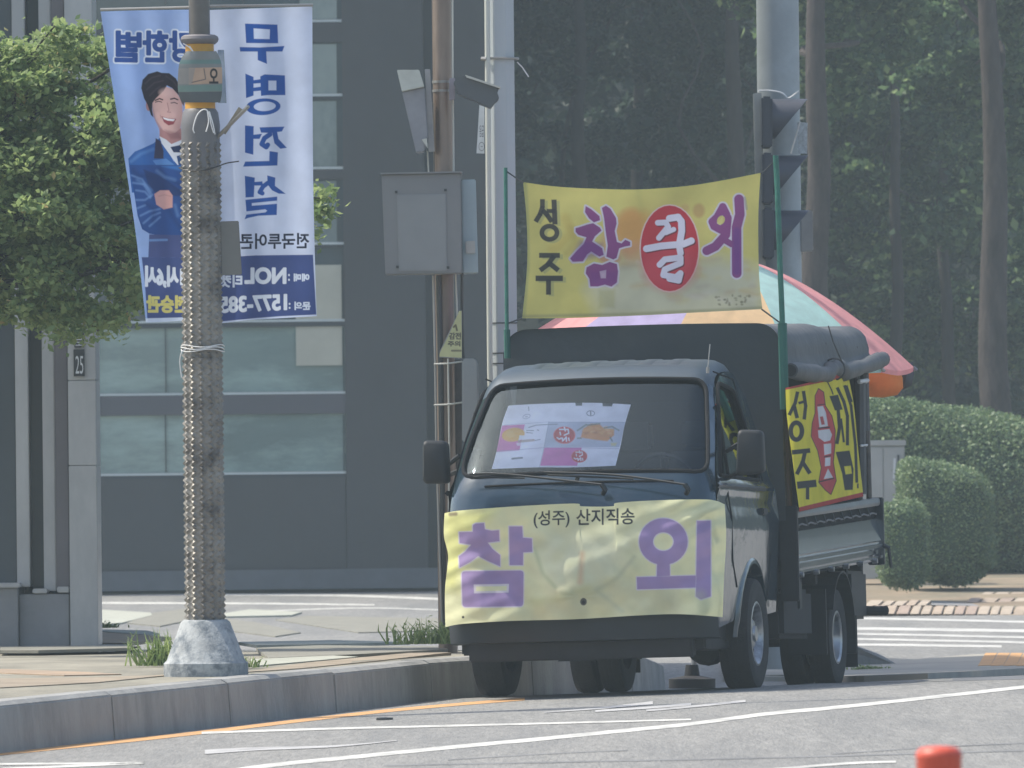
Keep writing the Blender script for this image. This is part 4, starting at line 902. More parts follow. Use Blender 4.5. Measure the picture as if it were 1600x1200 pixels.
# ================================================================== SIGNAL POLE AND SIGNAL
SY = 66.0
sx = at(1218, 300, SY).x
gp = thing('signal_pole', 'thick pale grey pole right of the yellow banner, behind the traffic signal', 'pole', (sx, SY, -.1))
T3 = Matrix.Translation((sx, SY, 0))
MB().lathe([(.165, -.2), (.157, 10)], T3, 32).build('pole_shaft', mat('signal_pole_paint', (.33, .37, .385), .55, var=.1, scale=3, dirt_or_sheen=(.25, .28, .29), dscale=2.5, damt=.5), gp, smooth=True)
for pts in ([(1184, 143), (1200, 141), (1222, 145), (1232, 153), (1248, 142)], [(1250, 190), (1244, 212), (1236, 240)], [(1186, 141), (1215, 143), (1228, 150)]):
    mb = MB(); mb.tube(catmull([at(x, y, SY-.2) for x, y in pts], 5), .006, 5); mb.build('wire', STRING, gp)
pixprism('junction_box', [(1250, 330), (1270, 328), (1271, 392), (1250, 394)], SY-.05, .15, mat('junction_beige', (.3, .29, .28), .6), gp, .01)
pixprism('sticker', [(1246, 190), (1262, 192), (1261, 240), (1246, 240)], SY-.17, .003, mat('sticker_grey', (.42, .46, .48), .6, var=.4, scale=30), gp)
SB = mat('signal_housing', (.045, .05, .065), .5, var=.1, scale=5)
ts = thing('traffic_signal', 'three lamp traffic signal seen from the side with long dark visors pointing right', 'traffic light', tuple(at(1195, 430, SY-.4)))
pixprism('mounting_plate', [(1177, 146), (1190, 144.5), (1197, 432), (1184, 432)], SY-.33, .1, GALV, ts, .004)
VI = mat('signal_visor', (.06, .066, .085), .45, var=.1, scale=5)
LENSM = [mat('lens_red', (.25, .03, .02), .15), mat('lens_amber', (.3, .16, .02), .15), mat('lens_green', (.02, .2, .12), .15)]
s_ = (SY-.4)/F
for k, y0 in enumerate((150, 238, 324)):
    xo = 1190+k*1.2; pixprism('lamp_housing', [(xo, y0), (xo+17, y0+1), (xo+17, y0+80), (xo, y0+80)], SY-.55, .34, SB, ts, .015)
    c = at(xo+17, y0+36, SY-.38); r = 31*s_; mb = MB(); n = 28
    for rad, inner in ((r, 0), (r*.95, 1)):
        rows = []
        for q in (0, 1): rows.append([(c.x-.005+q*(.02+.25*max(0, min(1, (1+math.cos(t))/2))), c.y+rad*math.sin(t), c.z+rad*math.cos(t)) for t in np.linspace(0, 2*math.pi, n, endpoint=False)])
        mb.loft(rows, closed=True)
    mb.f += [(n+i, n+(i+1) % n, 3*n+(i+1) % n, 3*n+i) for i in range(n)]; mb.mi += [0]*n
    mb.build('visor', VI, ts, smooth=True, auto=40)
    MB().lathe([(r*.9, 0), (r*.6, .02), (.01, .03)], Matrix.Translation(c) @ Matrix.Rotation(R(90), 4, 'Y'), 24).build('lens', LENSM[k], ts, smooth=True)
# ================================================================== CABINET BY THE HEDGE, ORANGE POST
CY = 104
CAB = mat('cabinet_beige', (.37, .375, .36), .6, var=.06, scale=2, dirt_or_sheen=(.3, .3, .28), dscale=1.5, damt=.4)
cb = thing('switch_cabinet', 'pale grey metal cabinet standing before the long hedge behind the lorry', 'cabinet', (at(1378, 800, CY).x, CY, .2))
mb = MB(); mb.box(at(1330, 741, CY).x, at(1414, 741, CY).x, CY, CY+.5, 0, at(1375, 697, CY).z); mb.build('cabinet_body', CAB, cb, bevel=.008)
mb = MB(); mb.box(at(1328, 741, CY).x, at(1416, 741, CY).x, CY-.03, CY+.54, at(1375, 697, CY).z+.001, at(1375, 688, CY).z); mb.build('cabinet_lid', CAB, cb, bevel=.008)
for a_, b_ in ((1334, 1379.3), (1380.7, 1412)):
    mb = MB(); mb.box(at(a_, 741, CY).x, at(b_, 741, CY).x, CY-.012, CY-.001, .25, at(1375, 699, CY).z); mb.build('cabinet_door', CAB, cb, bevel=.003)
pixprism('door_handle', [(1402, 711), (1405, 711), (1406, 734), (1403, 734)], CY-.03, .02, DKM, cb); pixprism('sticker', [(1396, 716), (1400, 716), (1398, 748), (1395, 748)], CY-.016, .003, WHITEP, cb)
OY = 17.6
ox = at(1467, 1180, OY).x; zt = at(1467, 1166, OY).z; zg = zroad(ox, OY)
dp = thing('delineator_post', 'blurred orange red post top in the lower right foreground', 'bollard', (ox, OY, zg))
PST = mat('orange_plastic', (.62, .095, .05), .45, var=.08)
T4 = Matrix.Translation((ox, OY, 0))
MB().lathe([(.12, zg), (.115, zg+.02), (.06, zg+.06), (.05, zg+.08)], T4, 28).build('post_base', mat('black_rubber', (.03, .03, .03), .7), dp, smooth=True, auto=40)
MB().lathe([(.046, zg+.08), (.046, zt-.025), (.0475, zt-.022), (.0475, zt-.018), (.046, zt-.012), (.038, zt-.003), (.02, zt), (.002, zt+.001)], T4, 28).build('post_tube', PST, dp, smooth=True, auto=50)
for h in (.3, .5): MB().lathe([(.0485, zg+h), (.0485, zg+h+.07)], T4, 28).build('reflective_band', WHITEP, dp, smooth=True)
# ================================================================== THE MELON LORRY
YAW = R(12.6)
TM = Matrix.Translation((.622, 51.12, .006)) @ Matrix.Rotation(-YAW, 4, 'Z') @ Matrix.Rotation(R(-1.15), 4, 'Y') @ Matrix.Rotation(R(-1.15), 4, 'X')
lorry = thing('fruit_lorry', 'dark blue cargo lorry parked at the kerb under a black tarpaulin cover', 'lorry', matrix=TM)
def tw(p): return TM @ Vector(p)
def tn(n): return (TM.to_3x3() @ Vector(n)).normalized()
PAINT = mat('navy_paint', (.028, .055, .078), .14, .3, var=.12, scale=3, coat=.5, spec=.45, bump=1.0, bscale=2.2, dirt_or_sheen=(.075, .095, .115), dscale=1.6, damt=.35)
PLAS = mat('black_plastic', (.022, .025, .028), .55, spec=.3, var=.15, scale=8)
RUB = mat('tyre_rubber', (.022, .022, .023), .85, var=.2, scale=12, bump=.3)
UND = mat('underbody', (.02, .02, .021), .8, var=.3)
SEAL = mat('window_seal', (.012, .013, .015), .8, spec=.15)
CHR = mat('rim_steel', (.42, .43, .44), .3, .8, var=.15, scale=8, dirt_or_sheen=(.12, .11, .1), dscale=6, damt=.6)
RUST = mat('rusty_rim', (.16, .13, .12), .6, .4, var=.3, scale=9)
TARP = mat('tarpaulin', (.065, .070, .072), .62, var=.2, scale=3, bump=.4, bscale=10, dirt_or_sheen=(.12, .12, .115), dscale=1.3, damt=.55)
GATE = mat('gate_paint', (.04, .06, .085), .14, .45, bump=.15, bscale=3, var=.15, scale=4, coat=.7, dirt_or_sheen=(.1, .115, .125), dscale=2.2, damt=.5)
DARKIN = mat('dark_interior', (.010, .013, .017), .85, spec=.2)
GL = glass_mat('windscreen_glass', (.96, .98, 1.0), ior=1.5); GL2 = glass_mat('side_glass', (.5, .56, .58))
def bt(mb, name, m, **k): k.setdefault('parent', lorry); return mb.build(name, m, local=True, **k)
# --- cab skin
PROF = [(p.x, p.y) for p in catmull([(-1.085, .36, 0), (-1.165, .42, 0), (-1.19, .60, 0), (-1.185, .85, 0), (-1.16, 1.08, 0), (-1.10, 1.235, 0), (-.93, 1.44, 0), (-.56, 1.81, 0), (-.46, 1.875, 0), (-.25, 1.925, 0), (.05, 1.945, 0), (.22, 1.935, 0), (.30, 1.90, 0)], 6)]
PROF = np.array(PROF); PROF[:, 0] += np.interp(PROF[:, 0], [-1.2, -.5, 0], [.08, .11, 0]); SS = np.r_[0, np.cumsum(np.hypot(*np.diff(PROF, axis=0).T))]; SL_ = SS[-1]
def prof(s): return np.interp(s, SS, PROF[:, 0]), np.interp(s, SS, PROF[:, 1])
def hw(z): return float(np.interp(z, [.3, .42, .7, 1.0, 1.22, 1.5, 1.82, 1.95], [.76, .78, .795, .795, .785, .75, .69, .655]))
def rnd(s): return float(np.interp(s, [0, .5, .95, 1.3, 1.6, 2.2, SL_], [.16, .15, .14, .10, .09, .08, .07]))
def face(u, s, off=0.0):
    y, z = prof(s); y1, z1 = prof(min(s+.02, SL_)); y0, z0 = prof(max(s-.02, 0)); t = np.array([y1-y0, z1-z0]); t /= np.linalg.norm(t); n = np.array([-t[1], t[0]])  # outward (front/up)
    a = abs(u); r = rnd(s); W = hw(z); k = 0
    u0 = 1-r*1.3/W
    if a > u0: q = min(1, (a-u0)/(1-u0)); k = r*(1-math.sqrt(max(0, 1-q*q*.995)))
    bow = .05*(1-u*u)*(1 if s < 1.9 else .4)
    return Vector((u*W, y-n[0]*k*-1*-1+0 if False else y-n[0]*(k)+n[0]*(bow+off), z-n[1]*k+n[1]*(bow*.6+off)))
def rrect(pts, r, n=5):
    out = []; k = len(pts)
    for i in range(k):
        p, a, b = Vector(pts[i]), Vector(pts[i-1]), Vector(pts[(i+1) % k]); rr = r if not isinstance(r, (list, tuple)) else r[i]
        d1 = (a-p).normalized(); d2 = (b-p).normalized(); s = p+d1*rr; e = p+d2*rr
        for j in range(n+1): t = j/n; out.append(tuple(s*(1-t)**2+p*2*t*(1-t)+e*t*t))
    return out
def dens(poly, st):
    out = []
    for i in range(len(poly)):
        a, b = Vector(poly[i]), Vector(poly[(i+1) % len(poly)]); n = max(1, int((b-a).length/st)); out += [tuple(a.lerp(b, j/n)) for j in range(n)]
    return out
# windscreen outline in (u, s)
s0 = float(SS[np.argmin(np.abs(PROF[:, 1]-1.27))]); s1 = float(SS[np.argmin(np.abs(PROF[:, 1]-1.79))])
WS = rrect([(-.93, s0), (.962, s0), (.94, s1), (-.90, s1)], [.17, .14, .10, .11])
WS = dens(WS, .05)
outer = dens([(-1, 0.0), (1, 0.0), (1, SL_), (-1, SL_)], .04)
front = cdt_panel(outer, [WS], .055, lambda u, s: face(u, s)); front.mi = [1 if sum(front.v[i][2] for i in f)/len(f) > 1.765 else 0 for f in front.f]
ROOFP = mat('dusty_roof_paint', (.045, .068, .09), .42, .2, var=.15, scale=2, dirt_or_sheen=(.07, .09, .10), dscale=1.2, damt=.5)
o = bt(front, 'cab_shell', [PAINT, ROOFP], smooth=True, auto=50)
glass = cdt_panel(WS, [], .08, lambda u, s: face(u, s, -.012)); bt(glass, 'windscreen', GL, smooth=True, auto=None)
mb = MB(); wsp = [face(u, s, .0) for u, s in WS]; mb.tube(wsp+[wsp[0], wsp[1]], .013, 8, cap=False); bt(mb, 'windscreen_seal', SEAL, smooth=True)
# roof ribs
for u in (-.62, -.37, -.12, .13, .38, .63):
    mb = MB(); rows = []
    for s in np.linspace(s1+.16, SL_-.06, 12):
        h = .005*min(1, (s-s1-.14)/.1); rows.append([face(u-.07, s, -.002), face(u-.045, s, h), face(u+.045, s, h), face(u+.07, s, -.002)])
    mb.loft(rows); bt(mb, 'roof_rib', ROOFP, smooth=True)
# --- sides
def side_pt(sg):
    return lambda y, z, off=0.0: Vector((sg*(hw(z)+float(np.interp(z, [.36, .5, .78, .98, 1.10, 1.125, 1.19, 1.23], [0, .006, .018, .03, .004, .006, .022, 0]))*min(1, max(0, (y+1.02)/.12))+off), y, z))
edge = [(float(face(1, s).y), float(face(1, s).z)) for s in np.linspace(0.0, SL_, 44)]
def side_outline():
    o = [(y, z) for y, z in edge]                      # up the front, along the roof
    o += [(.45, 1.72), (.62, 1.45), (.76, 1.22), (.80, 1.0), (.80, .46), (.46, .44)]
    o += [(.41*math.cos(t), .33+.41*math.sin(t)) for t in np.linspace(.24, math.pi-.24, 16)]
    o += [(-.5, .40), (-.9, .36)]
    return o
WIN = dens(rrect([(-.80, 1.245), (.40, 1.235), (.10, 1.765), (-.36, 1.80)], [.05, .06, .08, .09]), .05)
for sg in (1, -1):
    f = side_pt(sg); ol = [Vector(p) for p in side_outline()]
    ol = [tuple(p) for i, p in enumerate(ol) if i == 0 or (p-ol[i-1]).length > 1e-3]
    def mp(y, z, f=f, sg=sg):
        # at the rim take the width of the front panel's own edge
        return f(y, z)
    bt(cdt_panel(ol, [WIN], .045, mp), 'cab_side', PAINT, smooth=True, auto=60)
    bt(cdt_panel(WIN, [], .1, lambda y, z: f(y, z, -.015)), 'side_window', GL2, smooth=True, auto=None)
    mb = MB(); wp_ = [f(y, z, .003) for y, z in WIN]; mb.tube(wp_+[wp_[0], wp_[1]], .012, 6, cap=False); mb.tube([f(-.53, 1.25, .0), f(-.50, 1.66, 0)], .012, 6); bt(mb, 'window_seal', SEAL, smooth=True)
    mb = MB(); DL = [(-.62, 1.235), (-.66, 1.0), (-.62, .75), (-.45, .6)]; mb.tube([f(y, z, .001) for y, z in DL], .005, 5)
    mb.tube([f(y, z, .001) for y, z in ((.47, .47), (.52, .8), (.50, 1.25), (.16, 1.83), (-.38, 1.86))], .005, 5); bt(mb, 'door_gap', SEAL)
    mb = MB(); mb.box(*sorted((sg*.80, sg*.83)), .28, .42, 1.03, 1.07); bt(mb, 'door_handle', PLAS, bevel=.006)
    # arch flare
    mb = MB(); rows = []
    for t in np.linspace(-.15, math.pi+.05, 26):
        cy_, cz_ = math.cos(t), math.sin(t); w_ = hw(.33+.42*max(0, cz_))+.012
        rows.append([Vector((sg*(w_-.006), .46*cy_, .33+.46*cz_)), Vector((sg*(w_+.012), .435*cy_, .33+.435*cz_)), Vector((sg*(w_+.014), .41*cy_, .33+.41*cz_)), Vector((sg*(w_-.09), .40*cy_, .33+.40*cz_))])
    mb.loft(rows); bt(mb, 'wheel_arch_flare', PAINT, smooth=True)
    mb = MB(); rows = [[Vector((sg*(.8), .41*math.cos(t), .33+.41*math.sin(t))), Vector((sg*.5, .41*math.cos(t), .33+.41*math.sin(t)))] for t in np.linspace(-.1, math.pi+.1, 18)]; mb.loft(rows); bt(mb, 'wheel_housing', UND)
    # lamps and corner trim
    mb = MB(); mb.loft([[face(sg*u, .60-k*.13, .004) for u in (.82, .9, .95, .98, 1.0)] for k in (0, .5, 1)]); bt(mb, 'corner_lamp', mat('lamp_glass', (.3, .33, .35), .1, var=.3, scale=20), smooth=True)
    mb = MB(); mb.tube([Vector((sg*.805, -.86, .955)), Vector((sg*.81, -.86, 1.0))], .016, 8); bt(mb, 'side_repeater', mat('amber_lens', (.6, .12, .04), .2), smooth=True)
    mb = MB(); mb.loft([[f(y, 1.17, .004) for y in np.linspace(-.95, .45, 12)], [f(y, 1.185, .016) for y in np.linspace(-.95, .45, 12)], [f(y, 1.2, .004) for y in np.linspace(-.95, .45, 12)]]); bt(mb, 'belt_moulding', mat('bright_trim', (.3, .3, .29), .25, .7), smooth=True)
# back of cab, floor and interior
mb = MB(); mb.loft([[Vector((-w_, y, z)), Vector((w_, y, z))] for y, z, w_ in ((.785, .5, .78), (.785, 1.0, .78), (.745, 1.22, .77), (.61, 1.45, .74), (.44, 1.72, .69), (.30, 1.89, .64))]); bt(mb, 'cab_back', DARKIN)
mb = MB(); mb.box(-.74, .74, -1.0, .78, .50, .56); mb.box(-.72, .72, -1.02, -.70, .56, 1.20); mb.box(-.70, .70, -.98, -.66, 1.2, 1.225); bt(mb, 'dashboard', DARKIN, bevel=.01)
for x in (-.42, .05, .45):
    mb = MB(); mb.box(x-.2, x+.2, -.2, .3, .75, .90); mb.box(x-.19, x+.19, .28, .42, .85, 1.42); mb.box(x-.11, x+.11, .3, .39, 1.44, 1.60); bt(mb, 'seat', mat('seat_cloth', (.03, .033, .037), .9), bevel=.02)
mb = MB(); c = Vector((.40, -.55, 1.20)); mb.tube([c+Vector((.19*math.cos(t), -.06*math.sin(t), .18*math.sin(t))) for t in np.linspace(0, 2*math.pi, 25)], .014, 6, cap=False); bt(mb, 'steering_wheel', PLAS, smooth=True)
# bumper, front trim below the banner
mb = MB(); rows = []
for u in np.linspace(-1.0, 1.0, 25):
    q = []
    for z, yo in ((.30, .05), (.31, -.02), (.40, -.045), (.50, -.04), (.53, -.01)):
        b = face(u, .16); q.append(Vector((u*.795, b.y+yo, z)))
    rows.append(q)
mb.loft(rows); bt(mb, 'bumper', mat('bumper_paint', (.014, .02, .026), .6, var=.15, scale=3), smooth=True, auto=50)
mb = MB(); mb.box(-.66, .66, -1.10, -1.0, .2, .33); mb.box(-.72, .72, -1.02, .75, .24, .50); bt(mb, 'valance', UND, bevel=.01)
mb = MB(); mb.box(-.05, .05, -1.21, -1.19, 0.44, .47); bt(mb, 'tow_hook', UND)
# wipers and antenna
def fp(px_, py_, off):
    # the point of the windscreen surface behind a pixel (search)
    n = tn((0, -math.sin(R(45)), math.sin(R(45)))); base = tw(face(0, (s0+s1)/2, off)); P = on_plane(px_, py_, base, n); return TM.inverted() @ P
for A_, B_, C_ in (((734, 741), (790, 741), (940, 757)), ((850, 738), (960, 742), (1070, 757))):
    a, b, c = (Vector(face(0, s0, .03))*0+fp(*q, .05) for q in (A_, B_, C_))
    mb = MB(); mb.tube(catmull([a, b, c], 5), .007, 6); mb.tube([fp(A_[0]+6, A_[1]+4, .03), fp(B_[0]+30, B_[1]+6, .03)], .006, 5)
    mb.tube([c, c+Vector((.02, .0, -.03)), c+Vector((0, .04, -.05))], .016, 8); bt(mb, 'wiper', PLAS, smooth=True)
mb = MB(); mb.tube([Vector((.655, -.42, 1.86)), Vector((.67, -.40, 2.02))], .0035, 5); mb.tube([Vector((.655, -.42, 1.85)), Vector((.657, -.42, 1.885))], .01, 8); bt(mb, 'antenna', GALV)
mb = MB(); v = [face(-.03+.06*(i % 2), s0-.09+.05*(i//2), .02) for i in range(4)]; mb.tube([face(.0, s0-.06, .012), face(.015, s0-.05, .03)], .012, 8); bt(mb, 'washer_nozzle', PLAS)
mb = MB(); mb.tube([face(u, s0-.07, .004) for u in np.linspace(-.7, .72, 20)], .006, 5); bt(mb, 'cowl_gap', SEAL)
# mirrors
def mirror(sg, box_, Y_, arm):
    mb = MB(); x0, x1, y0, y1 = box_; c = [TM.inverted() @ at(x, y, Y_) for x, y in ((x0, y0), (x1, y0), (x1, y1), (x0, y1))]
    out = rrect([(x0+3*(sg > 0), y0), (x1-3, y0+1), (x1, y1-6*(sg > 0)), (x0, y1)], 8, 4); n = len(out)
    P0 = [TM.inverted() @ at(x, y, Y_) for x, y in out]; cc = sum(P0, Vector())/n
    rows = [[cc+(p-cc)*.82+Vector((0, -.035, 0)) for p in P0], [cc+(p-cc)*.97+Vector((0, -.018, 0)) for p in P0], P0, [cc+(p-cc)*.98+Vector((0, .05, 0)) for p in P0]]
    mb.loft(rows, closed=True); mb.f.append(tuple(range(n))); mb.mi.append(0); mb.f.append(tuple(range(3*n, 4*n))); mb.mi.append(0)
    o = bt(mb, 'wing_mirror', PLAS, smooth=True, auto=50)
    for q in arm:
        mb = MB(); mb.tube([TM.inverted() @ at(x, y, Yq) for x, y, Yq in q], .014, 6); m_ = mb.build('mirror_arm', PLAS, None, local=True); m_.parent = o
mirror(1, (1150, 1195, 671, 745), tw((.95, -.80, 1.3)).y, [((1160, 690, 50.3), (1135, 705, 50.4)), ((1160, 735, 50.3), (1135, 748, 50.4))])
mirror(-1, (661, 702, 688, 756), tw((-.98, -.85, 1.3)).y, [((695, 730, 50.7), (718, 712, 50.6)), ((695, 745, 50.7), (718, 735, 50.6))])
# --- wheels
def wheel(x, y, r, wd, rim, side, deep=.02, spokes=True):
    T = Matrix.Translation((x, y, r)) @ Matrix.Rotation(R(90)*side, 4, 'Y'); h = wd/2
    mb = MB(); mb.lathe([(rim, -h*.85), (r*.86, -h), (r*.965, -h*.88), (r, -h*.55), (r, h*.55), (r*.965, h*.88), (r*.86, h), (rim, h*.85), (rim-.01, h*.6), (rim-.01, -h*.6), (rim, -h*.85)], T, 44, cap=False)
    for q in (-.35, 0, .35): mb.lathe([(r+.0015, h*q-.004), (r-.008, h*q), (r+.0015, h*q+.004)], T, 44, cap=False)
    ty = mb.build('wheel', RUB, lorry, smooth=True, local=True, auto=40)
    mb = MB(); mb.lathe([(rim, h*.86), (rim-.012, h*.88), (rim-.025, h*.75), (rim-.04, h*.55-deep), (rim*.62, h*.5-deep), (rim*.5, h*.62-deep), (rim*.4, h*.85-deep), (.05, h*.88-deep), (.045, h*1.02-deep), (.002, h*1.05-deep)], T, 32, cap=False)
    rm = mb.build('rim', CHR if spokes else RUST, None, smooth=True, local=True, auto=40); rm.parent = ty
    mb = MB()
    for k in range(8 if spokes else 5):
        a = 2*math.pi*k/(8 if spokes else 5); P = T @ Vector((rim*.78*math.cos(a), rim*.78*math.sin(a), h*.56-deep)); mb.tube([P, P+(T.to_3x3() @ Vector((0, 0, .004)))], .018, 10)
    hl_ = mb.build('rim_holes', UND, None, local=True); hl_.parent = ty
wheel(-.7425, 0, .328, .195, .19, -1); wheel(.7425, 0, .328, .195, .19, 1)
for xx in (-.75, -.575): wheel(xx, 2.64, .305, .150, .165, -1, .05, False)
for xx in (.575, .75): wheel(xx, 2.64, .305, .150, .165, 1, .05, True)
mb = MB(); mb.tube([(-.6, 0, .30), (.6, 0, .30)], .04, 8); bt(mb, 'axle', UND, smooth=True)
mb = MB(); mb.tube([(-.6, 2.64, .305), (.6, 2.64, .305)], .05, 10); mb.lathe([(.02, -.15), (.13, -.1), (.15, 0), (.13, .1), (.02, .15)], Matrix.Translation((0, 2.64, .3)) @ Matrix.Rotation(R(90), 4, 'X'), 16); bt(mb, 'axle', UND, smooth=True)
mb = MB()
for x in (-.36, .36): mb.box(x-.04, x+.04, .3, 3.85, .50, .62)
mb.box(-.5, .1, .9, 1.7, .30, .55); mb.box(-.30, .30, -.9, .5, .26, .5); bt(mb, 'chassis', UND, bevel=.01)
mb = MB(); mb.box(.28, .80, .95, 1.9, .30, .60); bt(mb, 'fuel_tank', UND, bevel=.03)
mb = MB(); mb.box(.2, .82, 3.12, 3.66, .42, .72); bt(mb, 'tool_box', PLAS, bevel=.02)
mb = MB(); mb.tube([(.7, 3.6, .48), (.86, 3.72, .47), (.92, 3.78, .47)], .03, 10); bt(mb, 'exhaust_pipe', UND, smooth=True)
# --- bed
def rk(y, z=.66): return .041*max(0, y-.9)
def bedrail(pr, y0, y1, name, m, sg=1, **k):
    mb = MB(); rows = [[Vector((sg*x, y, z+rk(y, z))) for x, z in pr] for y in np.linspace(y0, y1, 4)]
    mb.loft(rows, closed=True); n = len(pr); mb.f += [tuple(range(n))[::-1], tuple(range(3*n, 4*n))]; mb.mi += [0, 0]; return bt(mb, name, m, **k)
mb = MB(); mb.box(-.84, .84, .93, 3.82, .66, .70); mb.v = [(x, y, z+rk(y)) for x, y, z in mb.v]; bt(mb, 'bed_floor', UND)
for k in range(6):
    mb = MB(); y = 1.0+k*.52; mb.box(-.8, .8, y, y+.06, .585+rk(y), .659+rk(y)); bt(mb, 'cross_member', UND)
for sg in (1, -1):
    bedrail([(.80, .665), (.878, .668), (.90, .685), (.90, .70), (.884, .712), (.884, .735), (.902, .75), (.902, .772), (.889, .782), (.896, .795), (.866, .90), (.862, .93), (.80, .93)], .95, 3.84, 'side_gate', GATE, sg, smooth=True, auto=28)
    bedrail([(.83, .934), (.855, .934), (.855, 1.01), (.83, 1.01)], .95, 3.84, 'gate_inner_board', DARKIN, sg)
    bedrail([(.82, 1.012), (.885, 1.012), (.892, 1.03), (.885, 1.06), (.82, 1.06)], .95, 3.84, 'top_rail', mat('rail_grey', (.12, .135, .145), .35, .4, var=.2, scale=5), sg, bevel=.004)
    for k in range(9):
        y = 1.12+k*.3; mb = MB(); z = rk(y, 1); mb.tube([(sg*.86, y, 1.012+z), (sg*.872, y, .975+z), (sg*.872, y+.03, .955+z)], .006, 5); bt(mb, 'rope_hook', DKM)
    mb = MB(); mb.tube([(sg*.868, y, .965+rk(y, 1)+.006*math.sin(y*21)) for y in np.linspace(1, 3.8, 40)], .006, 5); bt(mb, 'rope', mat('grey_rope', (.2, .2, .2), .8))
    for k in range(6):
        y = 1.05+k*.5; mb = MB(); mb.tube([(sg*.88, y, .672+rk(y)), (sg*.915, y, .672+rk(y))], .016, 8); bt(mb, 'gate_hinge', CHR, smooth=True)
    mb = MB(); mb.box(*sorted((sg*.80, sg*.91)), .905, .945, .52, 1.09); bt(mb, 'gate_post', PLAS, bevel=.006)
    mb = MB(); mb.box(*sorted((sg*.80, sg*.905)), 3.845, 3.885, .64+rk(3.8), 1.065+rk(3.8, 1.06)); bt(mb, 'gate_post', GATE, bevel=.006)
    mb = MB(); mb.box(*sorted((sg*.885, sg*.90)), .975, 1.06, .47, .64); bt(mb, 'side_reflector', PLAS, bevel=.006)
    mb = MB(); rows = [[Vector((sg*.86, 2.64+.40*math.cos(t), .305+.41*math.sin(t))), Vector((sg*.50, 2.64+.40*math.cos(t), .305+.41*math.sin(t)))] for t in np.linspace(-.25, math.pi*.86, 14)]; mb.loft(rows); o = bt(mb, 'mudguard', PLAS); o.modifiers.new('s', 'SOLIDIFY').thickness = .012
    mb = MB(); mb.box(*sorted((sg*.52, sg*.86)), 3.06, 3.075, .12, .44); bt(mb, 'mud_flap', PLAS)
    mb = MB(); mb.box(*sorted((sg*.60, sg*.84)), 2.14, 2.16, .20, .60); bt(mb, 'mud_flap', PLAS)
mb = MB(); mb.box(-.86, .86, 3.846, 3.88, .70+rk(3.8), 1.05+rk(3.8, 1.06)); bt(mb, 'tailboard', GATE, bevel=.01)
mb = MB(); mb.tube([(.93, 3.87, .86), (.94, 3.88, .74)], .012, 6); mb.tube([(.90, 3.86, .88), (.935, 3.87, .86)], .014, 6); bt(mb, 'tailboard_latch', DKM)
# --- cover frame and tarpaulin
CX = .85; ZT = 2.185
def covtop(x, y):  # height of the cover above x at y
    a = abs(x)/CX; z = ZT+.012*(1-a*a)+.008*math.sin(3.3*y+x); r = .14
    if abs(x) > CX-r: q = (abs(x)-(CX-r))/r; z -= r*(1-math.sqrt(max(0, 1-q*q)))
    return z+.026*(y-.9)-.012*math.sin((y-.9)/2.9*math.pi*2)**2
mb = MB(); rows = []
ang = list(np.linspace(-CX, -CX+.14, 8))+list(np.linspace(-CX+.16, CX-.16, 18))+list(np.linspace(CX-.14, CX, 8))
ysr = np.linspace(.86, 3.80, 30)
for y in ysr:
    row = [Vector((-CX-.01*math.sin(5*y), y, z)) for z in np.linspace(1.1+rk(y), covtop(-CX, y)-.03, 12)]
    row += [Vector((x, y, covtop(x, y))) for x in ang]
    zs = np.linspace(covtop(CX, y)-.03, 1.885+.105*((y-.88)/3)+.075*max(0, (y-.88)/3-.45)*1.2-.03*math.sin((y-.88)/3*math.pi), 6); row += [Vector((CX+.008*math.sin(4*y)*(j/5)+.055*(j/5)**1.5, y, z)) for j, z in enumerate(zs)]
    rows.append(row)
mb.loft(rows); n = len(rows[0])
o = bt(mb, 'cargo_cover', TARP, smooth=True, auto=50)
# front sheet of the cover
fo = [(x, covtop(x, .86)) for x in ang]; ol = [(-CX, 1.05)]+[(-CX, z) for z in (1.4, 1.8, 2.0)]+fo+[(CX, z) for z in (2.0, 1.8, 1.4)]+[(CX, 1.0)]
bt(cdt_panel(ol, [], .09, lambda x, z: Vector((x, .86-.01*math.sin(4*x+3*z)-.012*math.sin(7*z-2*x), z))), 'front_tarpaulin', mat('front_tarp', (.032, .042, .046), .7, var=.15, scale=2, bump=.3, bscale=8), smooth=True, auto=50)
# rolled up side sheet
def roll(y): 
    q = (y-.88)/3.0; return Vector((CX+.055, y, 1.895+.105*q+.075*max(0, q-.45)*1.2-.03*math.sin(q*math.pi*1.0)+(.03 if abs(q-.47) < .06 else 0)))
mb = MB(); ysq = np.linspace(.86, 3.98, 40); mb.tube([roll(y) for y in ysq], [.052*(1+.10*math.sin(y*5+1)+.06*math.sin(y*13))*(.8 if abs((y-.88)/3-.47) < .03 else 1)*(1 if y < 3.9 else .8) for y in ysq], 14)
bt(mb, 'rolled_sheet', TARP, smooth=True)
mb = MB(); q = roll(.86); mb.tube([q+Vector((.0, -.012, 0)), q+Vector((0, .0, 0))], .035, 12); bt(mb, 'roll_end', UND)
yk = .88+.47*3; q = roll(yk); mb = MB(); mb.tube([q+Vector((.066*math.cos(t), 0.0, .066*math.sin(t))) for t in np.linspace(0, 2*math.pi, 16)], .006, 5); mb.tube([q+Vector((.05, 0, .04)), q+Vector((.02, -.12, .16)), q+Vector((0, -.16, .26))], .004, 5); bt(mb, 'tie_cord', DKM)
FR = mat('frame_tube', (.06, .058, .055), .5, .4, var=.3, scale=10, dirt_or_sheen=(.16, .13, .11), dscale=6, damt=.5)
for x in (CX-.02, -CX+.02):
    for y in (.93, 2.35, 3.42, 3.78):
        mb = MB(); mb.tube([(x, y, .70+rk(y)), (x, y, covtop(x, y)-.05)], .018, 8); bt(mb, 'frame_post', FR, smooth=True)
